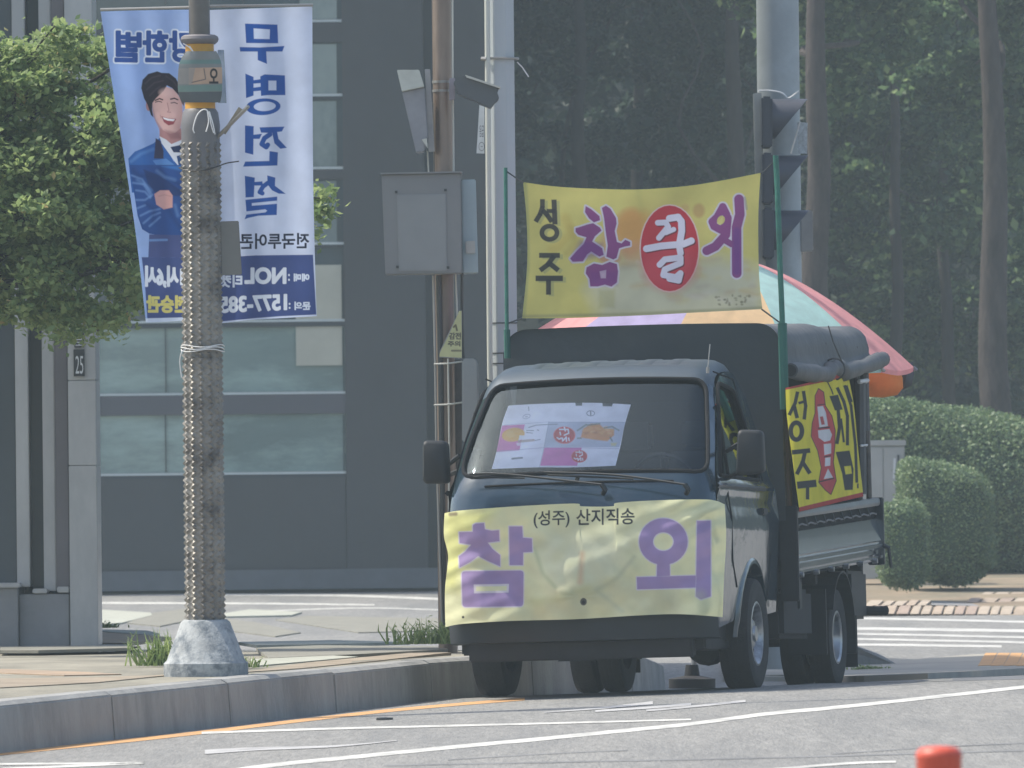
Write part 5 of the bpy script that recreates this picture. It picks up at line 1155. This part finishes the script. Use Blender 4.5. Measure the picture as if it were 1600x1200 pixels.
mb = MB(); mb.box(CX-.06, CX+.01, .955, 1.03, 1.07, 1.70); bt(mb, 'wooden_post', mat('brown_wood', (.13, .08, .06), .7, var=.3, scale=8))
mb = MB(); mb.tube([(CX, 3.40, 1.2), (CX+.01, 3.42, 1.9)], .034, 8); mb.tube([(CX, 3.60, 1.6), (CX, 3.61, 1.95)], .03, 8); bt(mb, 'rolled_flap', TARP, smooth=True)
mb = MB(); mb.tube([(CX+.01, 3.36, 1.50), (CX+.04, 3.42, 1.505), (CX+.01, 3.5, 1.5)], .008, 6); mb.tube([(CX+.01, 3.36, 1.9), (CX+.05, 3.45, 1.91), (CX+.01, 3.55, 1.9)], .014, 6); bt(mb, 'tie_cord', STRING)
mb = MB(); mb.box(-.80, .80, 3.70, 3.72, 1.1, 2.15); bt(mb, 'back_sheet', TARP)
# ---- green poles for the top banner
GRN = mat('green_wrapped_pole', (.02, .14, .10), .45, var=.3, scale=14, bump=.3)
def gpole(pts, rad, label):
    P = [on_plane(x, y, tw((0, .80, 1)), tn((0, -1, 0))) for x, y in pts]
    t = thing('banner_pole', label, 'pole', tuple(P[-1]), 'green poles tied to the lorry cover'); mb = MB(); mb.tube(P, rad, 10); mb.build('pole_tube', GRN, t, smooth=True)
    mb = MB(); mb.tube([P[-2]+(P[-1]-P[-2])*.1, P[-1]], rad*1.6, 8); mb.build('fabric_wrap', mat('green_fabric', (.02, .11, .085), .8), t, smooth=True); return P
gpole([(790, 262), (791, 400), (792, 510), (793, 560)], .012, 'green pole at the left end of the yellow banner')
gpole([(1212, 243), (1215, 300), (1219, 420), (1222, 490), (1226, 640)], .017, 'green pole at the right end of the yellow banner')
# ---- top banner
MEL = cloth_mat('yellow_cloth', .4, scale=4, bump=.35)
YL = (214, 204, 120)
top_ = [(130, 155), (300, 178), (500, 190), (750, 195), (1000, 178), (1200, 148), (1420, 105)]; bot_ = [(125, 895), (400, 893), (800, 878), (1100, 862), (1430, 845)]
cv = lambda L, s, ox, oy: [(x/s+ox, y/s+oy) for x, y in L]
G = coons(cv(top_, 3.478, 780, 240), cv(bot_, 3.478, 780, 240), cv([(130, 155), (148, 350), (152, 600), (125, 895)], 3.478, 780, 240), cv([(1420, 105), (1408, 350), (1412, 650), (1430, 845)], 3.478, 780, 240), 500, 300)
p = Print(G.reshape(-1, 2), YL).unit(3.478, 780, 240)
p.poly([(630, 560), (900, 600), (1200, 560), (1440, 640), (1440, 900), (560, 900), (480, 740)], (198, 198, 182), .75, soft=35)
p.poly([(700, 260), (1000, 240), (1120, 400), (1050, 560), (720, 540), (650, 400)], (206, 186, 110), .5, soft=30)
p.ell(710, 430, 85, 130, (214, 140, 90), .55, soft=12); p.ell(740, 400, 110, 100, (220, 160, 88), .5, soft=14); p.ell(740, 540, 90, 60, (205, 150, 120), .5, soft=14)
p.stroke([(360, 350), (390, 430), (330, 500), (290, 520)], 50, (206, 182, 96), .5, soft=8); p.stroke([(390, 400), (420, 480), (370, 540)], 40, (190, 168, 92), .45, soft=8)
p.stroke([(610, 400), (560, 520), (620, 560)], 60, (200, 140, 120), .5, soft=10); p.ell(600, 570, 60, 30, (196, 120, 110), .6, soft=6)
rg2 = random.Random(4)
for k in range(46): p.ell(rg2.uniform(650, 1400), rg2.uniform(560, 800), rg2.uniform(15, 60), rg2.uniform(6, 18), rg2.choice([(196, 164, 106), (188, 176, 150), (205, 190, 120), (180, 160, 150), (212, 208, 196)]), .35, soft=8, rot=rg2.uniform(-.3, .3))
for k in range(26): p.ell(rg2.uniform(1160, 1360), rg2.uniform(770, 825), rg2.uniform(3, 9), rg2.uniform(3, 8), (110, 105, 80), .6, soft=2)
p.ell(1085, 310, 32, 38, (190, 150, 100), .7, soft=5); p.ell(1010, 295, 22, 20, (200, 160, 110), .5, soft=5); p.stroke([(750, 180), (770, 300)], 30, (190, 184, 110), .35, soft=8)
p.poly([(540, 740), (630, 740), (628, 838), (540, 838)], (176, 172, 110), .45, soft=6)
p.stroke([(140, 160), (152, 350), (155, 600), (132, 890)], 22, (150, 160, 110), .5, soft=4); p.stroke([(130, 885), (750, 872), (1430, 838)], 16, (150, 150, 112), .6, soft=4)
INK = (58, 58, 62); GH = (180, 178, 120)
for dx, dy, c, al in ((16, 8, (165, 168, 120), .6), (0, 0, INK, .95)):
    for L, w_ in (([(235, 252), (235, 290), (222, 330), (200, 366)], 24), ([(238, 310), (262, 335), (284, 368)], 24), ([(298, 255), (303, 380)], 26), ([(262, 312), (300, 312)], 20), ([(222, 553), (325, 553)], 25), ([(296, 560), (262, 605), (226, 632)], 25), ([(268, 592), (318, 632)], 25), ([(203, 678), (341, 678)], 28), ([(268, 690), (268, 762)], 25)):
        p.bar([(x+dx, y+dy) for x, y in L], w_+2, c, al)
    p.ell(273+dx, 430+dy, 54, 49, c, al, ring=26)
PU = (142, 78, 132); PU2 = (112, 66, 140); HAL = (214, 206, 214)
GL_ = [[(470, 285), (500, 302), (545, 340), (548, 362), (515, 374), (488, 352), (466, 318)],
       [(415, 405), (440, 398), (480, 385), (510, 378), (548, 402), (556, 418), (520, 450), (505, 478), (560, 515), (568, 550), (545, 560), (500, 532), (478, 548), (455, 586), (400, 588), (385, 570), (420, 530), (460, 490), (474, 455), (430, 442), (415, 425)],
       [(558, 295), (580, 283), (605, 300), (635, 350), (638, 380), (628, 420), (640, 480), (665, 488), (685, 468), (712, 480), (712, 500), (680, 506), (652, 515), (638, 567), (620, 576), (582, 560), (590, 500), (578, 420), (570, 350)]]
MUM = [(475, 618), (515, 597), (560, 605), (600, 588), (640, 600), (646, 640), (640, 700), (610, 723), (575, 712), (535, 722), (495, 722), (490, 680), (470, 650)]
for g, c in ((9, HAL), (0, PU)):
    for q in GL_: p.poly(q, c, grow=g)
    p.poly(MUM, c, grow=g); p.stroke([(1215, 290), (1235, 330), (1238, 380), (1205, 415), (1168, 395), (1158, 370), (1185, 345), (1213, 295)], 42+2*g, c); p.stroke([(1240, 350), (1232, 440), (1175, 505), (1128, 528)], 48+2*g, c); p.stroke([(1225, 470), (1262, 492)], 34+2*g, c)
    p.stroke([(1303, 248), (1308, 330), (1290, 400), (1291, 650)], 52+2*g, c)
p.poly([(545, 640), (582, 632), (580, 678), (552, 678)], (196, 170, 190)); p.ell(1205, 362, 20, 26, YL, .9, rot=.5)
p.poly([(440, 470), (560, 490), (570, 555), (395, 590), (385, 570)], PU2, .5, soft=8); p.poly([(490, 640), (640, 640), (640, 715), (495, 715)], PU2, .35, soft=8, holes=[[(545, 640), (582, 632), (580, 678), (552, 678)]]); p.stroke([(1291, 420), (1291, 640)], 40, PU2, .6, soft=5)
p.stroke([(1335, 240), (1345, 300)], 14, (160, 160, 150), .6)
p.ell(926, 515, 164, 240, (226, 200, 190)); p.ell(926, 515, 157, 233, (196, 62, 72)); p.ell(926, 620, 150, 125, (204, 84, 96), .5, soft=20)
WS_ = [([(862, 376), (905, 374), (918, 398), (868, 458)], 28), ([(925, 352), (972, 345), (990, 368), (992, 420), (978, 500)], 34), ([(905, 430), (948, 412)], 24), ([(800, 517), (880, 502), (1000, 492), (1044, 474)], 34), ([(978, 500), (985, 540)], 32), ([(872, 604), (900, 575), (985, 565), (985, 595), (900, 630), (892, 660), (960, 672), (985, 650), (975, 690), (925, 680)], 30)]
for dx, c in ((6, (110, 50, 60)), (0, (224, 220, 232))):
    for L, w_ in WS_: p.stroke([(x+dx, y+dx) for x, y in L], w_+3, c)
PB = tw((0, .80, 1)); NB = tn((0, -1, 0))
o = plane_sheet('sign_banner', G, PB, NB, p.C, MEL, lambda u, v: .02*np.sin(7*u+2*v)*np.sin(np.pi*v)+.012*np.sin(14*u-5*v)+.03*np.sin(np.pi*u)*np.sin(np.pi*v))
tag(o, 'yellow banner stretched above the cab between two green poles, red oval in the middle', 'banner', 'melon banners on the lorry')
mb = MB()
for a, b in (((792, 268), (818, 286)), ((794, 505), (816, 497)), ((1188, 272), (1210, 252)), ((1190, 483), (1220, 505))):
    mb.tube([on_plane(*a, PB, NB), on_plane(*b, PB, NB)], .005, 5)
c_ = mb.build('tie_cord', DKM); parent_to(c_, o, True)
# ---- front banner
top_ = [(168, 190), (240, 178), (400, 165), (600, 152), (800, 144), (830, 157), (975, 157), (1000, 140), (1200, 128), (1400, 124), (1470, 130), (1515, 148)]
bot_ = [(172, 738), (260, 722), (500, 708), (800, 700), (1100, 682), (1300, 676), (1505, 690)]
G = coons(cv(top_, 3.077, 640, 740), cv(bot_, 3.077, 640, 740), cv([(168, 190), (165, 300), (185, 400), (170, 560), (172, 738)], 3.077, 640, 740), cv([(1515, 148), (1522, 300), (1512, 500), (1505, 690)], 3.077, 640, 740), 540, 250)
p = Print(G.reshape(-1, 2), (222, 222, 178)).unit(3.077, 640, 740)
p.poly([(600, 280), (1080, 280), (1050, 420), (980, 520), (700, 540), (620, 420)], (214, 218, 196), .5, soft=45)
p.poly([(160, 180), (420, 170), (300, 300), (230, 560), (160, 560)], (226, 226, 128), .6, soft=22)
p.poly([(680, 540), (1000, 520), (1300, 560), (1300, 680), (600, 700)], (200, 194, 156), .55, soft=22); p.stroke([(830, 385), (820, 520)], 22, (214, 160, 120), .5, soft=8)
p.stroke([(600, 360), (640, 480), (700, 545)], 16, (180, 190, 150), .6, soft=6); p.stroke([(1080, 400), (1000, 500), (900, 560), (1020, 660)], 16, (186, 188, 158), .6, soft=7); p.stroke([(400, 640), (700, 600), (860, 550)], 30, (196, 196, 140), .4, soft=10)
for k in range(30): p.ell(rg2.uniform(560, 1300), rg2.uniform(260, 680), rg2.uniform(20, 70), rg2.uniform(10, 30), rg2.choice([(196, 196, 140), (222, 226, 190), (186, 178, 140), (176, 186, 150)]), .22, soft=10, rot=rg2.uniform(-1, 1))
LV = (160, 140, 182); HL2 = (212, 206, 214)
CH1 = [[(305, 247), (318, 240), (358, 238), (362, 268), (395, 275), (430, 272), (432, 325), (376, 332), (398, 362), (435, 392), (435, 446), (376, 420), (330, 396), (290, 425), (240, 452), (237, 398), (268, 375), (296, 342), (240, 334), (238, 282), (304, 280)],
       [(478, 254), (541, 254), (545, 308), (588, 312), (590, 376), (546, 379), (545, 440), (481, 440)]]
for g, c in ((5, HL2), (0, LV)):
    for q in CH1: p.poly(q, c, grow=g)
    p.poly(rrect([(250, 470), (548, 466), (546, 638), (254, 642)], 18), c, grow=g, holes=[[(308+g, 533+g), (478-g, 530+g), (476-g, 572-g), (310+g, 576-g)]])
    p.ell(1220, 327, 117+g, 112+g, c, ring=67+2*g); p.poly([(1190, 425), (1250, 422), (1252, 492), (1188, 495)], c, grow=g); p.poly([(1092, 498), (1376, 490), (1376, 548), (1094, 557)], c, grow=g)
    p.poly([(1382, 228), (1447, 226), (1448, 590), (1400, 606), (1376, 590)], c, grow=g)
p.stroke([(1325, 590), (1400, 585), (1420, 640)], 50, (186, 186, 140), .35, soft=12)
p.text('(성주)', 597, 180, 768, 262, (52, 56, 60), grow=1.2, slope=-.03); p.text('산지직송', 803, 172, 1080, 248, (52, 56, 60), grow=1.5, slope=-.02)
p.ell(836, 616, 16, 18, (90, 88, 80)); p.ell(836, 618, 8, 9, (50, 50, 50)); p.ell(257, 690, 6, 6, (60, 60, 50)); p.stroke([(196, 196), (222, 194)], 18, (120, 106, 90), .8, soft=3)
PB2 = tw((0, -1.27, .8))
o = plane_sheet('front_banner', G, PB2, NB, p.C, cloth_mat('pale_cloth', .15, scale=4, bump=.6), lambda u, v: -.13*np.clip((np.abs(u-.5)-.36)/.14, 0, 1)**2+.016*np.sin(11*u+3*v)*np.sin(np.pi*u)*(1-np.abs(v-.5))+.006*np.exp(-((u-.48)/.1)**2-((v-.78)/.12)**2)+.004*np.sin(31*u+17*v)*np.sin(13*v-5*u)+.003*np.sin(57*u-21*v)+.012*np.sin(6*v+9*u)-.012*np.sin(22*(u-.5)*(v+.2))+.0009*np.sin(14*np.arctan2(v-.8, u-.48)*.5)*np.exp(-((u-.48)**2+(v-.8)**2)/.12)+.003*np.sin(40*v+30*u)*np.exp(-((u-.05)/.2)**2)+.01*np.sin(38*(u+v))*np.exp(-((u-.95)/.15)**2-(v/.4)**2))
tag(o, 'pale yellow banner tied across the nose of the lorry with lilac letters', 'banner', 'melon banners on the lorry')
# ---- side banner
L6 = lambda q: cv(q, 4.444, 1080, 560)
G = coons(L6([(655, 205), (800, 172), (950, 132), (1085, 92)]), L6([(752, 1064), (900, 1030), (1050, 992), (1196, 958)]), L6([(655, 205), (664, 400), (705, 720), (752, 1064)]), L6([(1085, 92), (1130, 330), (1160, 640), (1196, 958)]), 200, 330)
p = Print(G.reshape(-1, 2), (236, 222, 70)).unit(4.444, 1080, 560); RED = (186, 66, 62); BK = (54, 56, 58)
p.poly([(640, 160), (1085, 60), (1095, 128), (640, 222)], RED); p.poly([(745, 1035), (1196, 928), (1200, 980), (745, 1090)], RED)
for L, w_ in (([(738, 235), (722, 310), (682, 390)], 24), ([(715, 330), (735, 410)], 26), ([(780, 230), (795, 330), (785, 420)], 24), ([(748, 310), (785, 300)], 18), ([(705, 652), (820, 640)], 32), ([(790, 650), (775, 720), (735, 800)], 28), ([(770, 715), (822, 795)], 28), ([(745, 880), (860, 868)], 50), ([(808, 880), (808, 975)], 24),
              ([(1015, 205), (1060, 300), (1085, 400), (1085, 600)], 22), ([(1066, 190), (1110, 330), (1140, 600), (1150, 860)], 20), ([(1080, 190), (1115, 300)], 14), ([(940, 150), (975, 220), (985, 250)], 9), ([(1020, 350), (1030, 480), (1012, 590)], 24), ([(1040, 420), (1060, 580)], 16), ([(1157, 870), (1157, 900)], 12)):
    p.bar(L, w_, BK)
p.ell(730, 505, 55, 75, BK, ring=32); p.poly([(960, 262), (1020, 252), (1052, 355), (998, 362)], BK); p.poly([(1003, 650), (1100, 640), (1128, 770), (1122, 912), (1066, 915), (1048, 800)], BK, holes=[[(1062, 750), (1108, 745), (1116, 800), (1072, 806)]])
p.poly([(885, 212), (918, 235), (930, 330), (975, 400), (998, 500), (996, 600), (985, 720), (1005, 850), (970, 942), (935, 915), (888, 860), (905, 760), (880, 640), (835, 540), (842, 450), (862, 380), (862, 260)], BK, grow=5)
p.poly([(885, 212), (918, 235), (930, 330), (975, 400), (998, 500), (996, 600), (985, 720), (1005, 850), (970, 942), (935, 915), (888, 860), (905, 760), (880, 640), (835, 540), (842, 450), (862, 380), (862, 260)], (206, 84, 88))
WH = (226, 224, 226)
for q in ([(876, 335), (915, 330), (935, 375), (950, 470), (890, 480)], [(880, 500), (960, 490), (978, 530), (965, 570), (925, 580), (885, 550)], [(920, 595), (972, 590), (972, 660), (925, 672)], [(930, 690), (968, 685), (965, 745), (928, 750)], [(920, 838), (950, 765), (985, 828)]): p.poly(q, WH)
p.poly([(893, 405), (915, 402), (928, 458), (905, 462)], (190, 90, 90)); p.stroke([(885, 484), (960, 478)], 9, BK); p.stroke([(880, 324), (925, 318)], 6, BK); p.stroke([(925, 684), (965, 676)], 8, BK); p.stroke([(888, 858), (990, 832)], 8, BK)
PS = tw((.908, 2, 1)); NS = tn((1, 0, 0))
o = plane_sheet('side_banner', G, PS, NS, p.C, cloth_mat('bright_yellow_cloth', .25, scale=5, bump=.12), lambda u, v: .008*np.sin(9*u+2*v))
tag(o, 'bright yellow banner with red borders on the side of the lorry bed', 'banner', 'melon banners on the lorry')
# ---- opened fruit carton behind the windscreen
L4 = lambda q: cv(q, 6.667, 760, 620)
G = coons(L4([(235, 105), (270, 88), (700, 68), (1100, 62), (1505, 80)]), L4([(55, 752), (550, 735), (900, 735), (1345, 718)]), L4([(235, 105), (165, 290), (105, 570), (55, 752)]), L4([(1505, 80), (1440, 300), (1400, 500), (1345, 718)]), 330, 170)
p = Print(G.reshape(-1, 2), (244, 244, 250)).unit(6.667, 760, 620); PK = (222, 120, 186)
p.poly([(165, 300), (400, 288), (345, 556), (100, 575)], PK); p.poly([(645, 262), (1450, 262), (1385, 525), (600, 525)], (196, 202, 216)); p.poly([(605, 528), (995, 528), (945, 718), (560, 718)], PK)
p.ell(280, 395, 120, 72, (234, 180, 84), soft=1.5, rot=-.15); p.ell(250, 390, 50, 40, (240, 196, 110), .7, soft=2); p.poly([(345, 400), (420, 405), (330, 470)], (240, 240, 244)); 
p.poly([(1010, 330), (1090, 280), (1180, 285), (1225, 330), (1330, 335), (1330, 400), (1260, 462), (1150, 450), (980, 425)], (226, 156, 96), soft=2)
for k in range(14): p.ell(1020+k*22, 350+30*math.sin(k*1.7), 26, 12, rg2.choice([(236, 176, 110), (204, 130, 80), (240, 190, 130)]), .8, soft=2, rot=rg2.uniform(-.5, .5))
for q in ([(950, 350), (1040, 290)], [(1050, 295), (1180, 280)], [(1230, 325), (1310, 310), (1380, 350)], [(1290, 425), (1310, 460)], [(950, 432), (985, 432)]): p.stroke(q, 16, (110, 124, 116), .8, soft=1.5)
for q in ([(440, 320), (520, 295), (740, 285)], [(420, 350), (490, 352)], [(420, 372), (480, 378)], [(530, 345), (545, 350)], [(505, 455), (560, 445)]): p.stroke(q, 9, (120, 128, 140), .8)
p.stroke([(340, 465), (490, 452)], 26, (166, 140, 130), .8); p.poly([(310, 480), (590, 455), (590, 500), (320, 510)], (236, 238, 246), .6)
for cx, cy, a, b in ((812, 400, 116, 90), (968, 620, 84, 66)):
    p.ell(cx, cy, a, b, (226, 120, 120)); p.ell(cx, cy, a*.92, b*.92, (196, 56, 66)); s_q = a/116
    for L in ([(-50, -60), (40, -60), (45, -20), (0, 0)], [(-45, -30), (-40, -5)], [(10, -45), (0, -80)], [(-75, 25), (-55, 40), (-30, 30)], [(-20, 30), (-18, 60), (20, 20), (22, 62)], [(45, 30), (50, 55)]): p.stroke([(cx+x*s_q, cy+y*s_q) for x, y in L], 15*s_q, (238, 232, 238))
p.ell(1086, 172, 44, 30, (130, 134, 150), ring=7); p.stroke([(1086, 155), (1088, 190)], 10, (90, 94, 110)); p.ell(418, 205, 42, 24, (160, 164, 180), ring=6, rot=-.3); p.stroke([(405, 208), (428, 208)], 6, (120, 124, 140)); p.stroke([(440, 105), (443, 145)], 7, (110, 116, 130))
p.stroke([(270, 645), (372, 635)], 18, (110, 116, 130)); p.stroke([(650, 262), (600, 525), (552, 735)], 5, (160, 166, 184), .9); p.stroke([(108, 568), (600, 530), (990, 532), (1380, 540)], 5, (150, 150, 176), .8); p.stroke([(165, 296), (640, 262), (1445, 268)], 5, (170, 176, 194), .8)
p.poly([(925, 40), (1000, 40), (995, 92), (930, 92)], (60, 66, 72)); p.poly([(1205, 40), (1325, 40), (1308, 100), (1212, 98)], (60, 66, 72)); p.poly([(1295, 480), (1360, 480), (1345, 512), (1300, 510)], (222, 210, 140), .8, soft=2)
NW = tn((0, -.67, .74)); PW = tw(face(0, (s0+s1)/2, -.075))
o = plane_sheet('fruit_carton', G, PW, NW, p.C, cloth_mat('carton_print', 0, rough=.6, bump=.05), lambda u, v: .004*np.sin(8*u))
tag(o, 'opened pink and white melon carton laid flat inside the windscreen as a sunshade', 'carton')
# ---- parasol
UM = [cloth_mat('parasol_pink', .5, False, lin((252, 180, 180))), cloth_mat('parasol_mint', .5, False, lin((196, 236, 230))), cloth_mat('parasol_cream', .5, False, lin((246, 214, 168))), cloth_mat('parasol_lilac', .5, False, lin((196, 186, 224))), cloth_mat('parasol_orange', .5, False, lin((255, 176, 104)))]
RIB = mat('parasol_rib', (.35, .35, .35), .4, .5)
apex_w = at(1145, 402, 55.6); par = thing('parasol', 'large faded pastel striped parasol rising above the tarpaulin, tilted to the right', 'parasol', (apex_w.x, 55.6, apex_w.z))
RP, NP_ = 1.22, 10
TU = Matrix.Translation(apex_w) @ Matrix.Rotation(R(6), 4, 'Y') @ Matrix.Rotation(R(3), 4, 'X')
def upt(th, t, drop=0):
    k = (th/(2*math.pi/NP_)) % 1; sc = 1-.035*math.sin(math.pi*k)*t
    r = RP*t*sc; z = -.59*(t**1.6)-.02*math.sin(math.pi*k)*t-drop
    return TU @ Vector((r*math.cos(th), r*math.sin(th), z))
cols = {0: 3, 1: 4, 2: 1, 3: 0, 4: 3, 5: 0, 6: 3, 7: 2, 8: 1, 9: 0}   # segment k covers angles 36k .. 36(k+1)
for k in range(NP_):
    mb = MB(); rows = []
    for t in np.linspace(.015, 1, 14): rows.append([upt(2*math.pi*(k+q)/NP_+1e-6*(1-2*q), t) for q in np.linspace(0, 1, 8)])
    if k not in (5, 6, 7): rows.append([upt(2*math.pi*(k+q)/NP_+1e-6*(1-2*q), 1.0, .03) for q in np.linspace(0, 1, 8)])
    mb.loft(rows); mb.build('canopy_panel', UM[cols[k]], par, smooth=True)
    th = 2*math.pi*k/NP_; mb = MB(); mb.tube([upt(th, t)-Vector((0, 0, .012)) for t in np.linspace(.02, 1.01, 10)], .006, 5); mb.tube([upt(th, 1.0), upt(th, 1.02)], .009, 6); mb.build('rib', RIB, par)
def flap(pts, m, name, Y):
    G = [at(x, y, Y) for x, y in pts]; mb = MB(); c = sum(G, Vector())/len(G)+Vector((0, -.03, 0)); mb.add(G+[c], [(i, (i+1) % len(G), len(G)) for i in range(len(G))]); o = mb.build(name, m, par, smooth=True); o.modifiers.new('s', 'SOLIDIFY').thickness = .004
flap([(1357, 545), (1380, 550), (1403, 570), (1410, 590), (1411, 606), (1402, 617), (1380, 621), (1358, 620)], UM[4], 'hanging_flap', 56.2)
flap([(1403, 571), (1426, 566), (1428, 585), (1424, 602), (1411, 609), (1409, 588)], mat('dark_flap', (.07, .075, .085), .8), 'hanging_flap', 56.25)
pb = TU @ Vector((0, 0, -.05)); mb = MB(); ax = (TU.to_3x3() @ Vector((0, 0, -1))); L_ = (pb.z-zroad(pb.x, pb.y)-.03)/(-ax.z)
mb.tube([TU @ Vector((0, 0, .05)), pb+ax*L_], .02, 10); mb.build('parasol_pole', RIB, par, smooth=True)
mb = MB(); q = pb+ax*L_; mb.lathe([(.15, q.z-.03), (.15, q.z+.03), (.05, q.z+.05), (.04, q.z+.12)], Matrix.Translation((q.x, q.y, 0)), 20); mb.build('parasol_base', UND, par, smooth=True, auto=40)
# small litter by the kerb and on the asphalt
mb = MB(); p0 = ground(716, 1086, 0); mb.add([p0+Vector((-.06, 0, 0)), p0+Vector((.06, .02, 0)), p0+Vector((.04, .05, .045)), p0+Vector((-.02, .03, .05)), p0+Vector((-.05, .12, .01)), p0+Vector((.07, .12, .01))], [(0, 1, 2, 3), (3, 2, 5, 4), (0, 3, 4), (1, 5, 2), (0, 4, 5, 1)])
tag(mb.build('litter', mat('crumpled_paper', (.5, .5, .48), .8)), 'crumpled white paper lying at the foot of the kerb by the front wheel', 'litter')
mb = MB(); p0 = ground(601, 1125, 0); mb.lathe([(.045, p0.z), (.045, p0.z+.012), (.02, p0.z+.015)], Matrix.Translation((p0.x, p0.y, 0)), 12); tag(mb.build('road_stud', DKM), 'small dark stud on the asphalt beside the kerbside line', 'road stud')
# ---- haze
hz = MB(); hz.box(-60, 80, -2, 560, -2.3, 24)
hm = bpy.data.materials.new('haze'); hm.use_nodes = True; n = hm.node_tree; n.nodes.clear()
o_ = n.nodes.new('ShaderNodeOutputMaterial'); vp = n.nodes.new('ShaderNodeVolumePrincipled'); vp.inputs['Density'].default_value = .00085; vp.inputs['Color'].default_value = (.74, .9, .96, 1); vp.inputs['Anisotropy'].default_value = 0
n.links.new(vp.outputs[0], o_.inputs['Volume'])
tag(hz.build('haze', hm), kind='stuff')
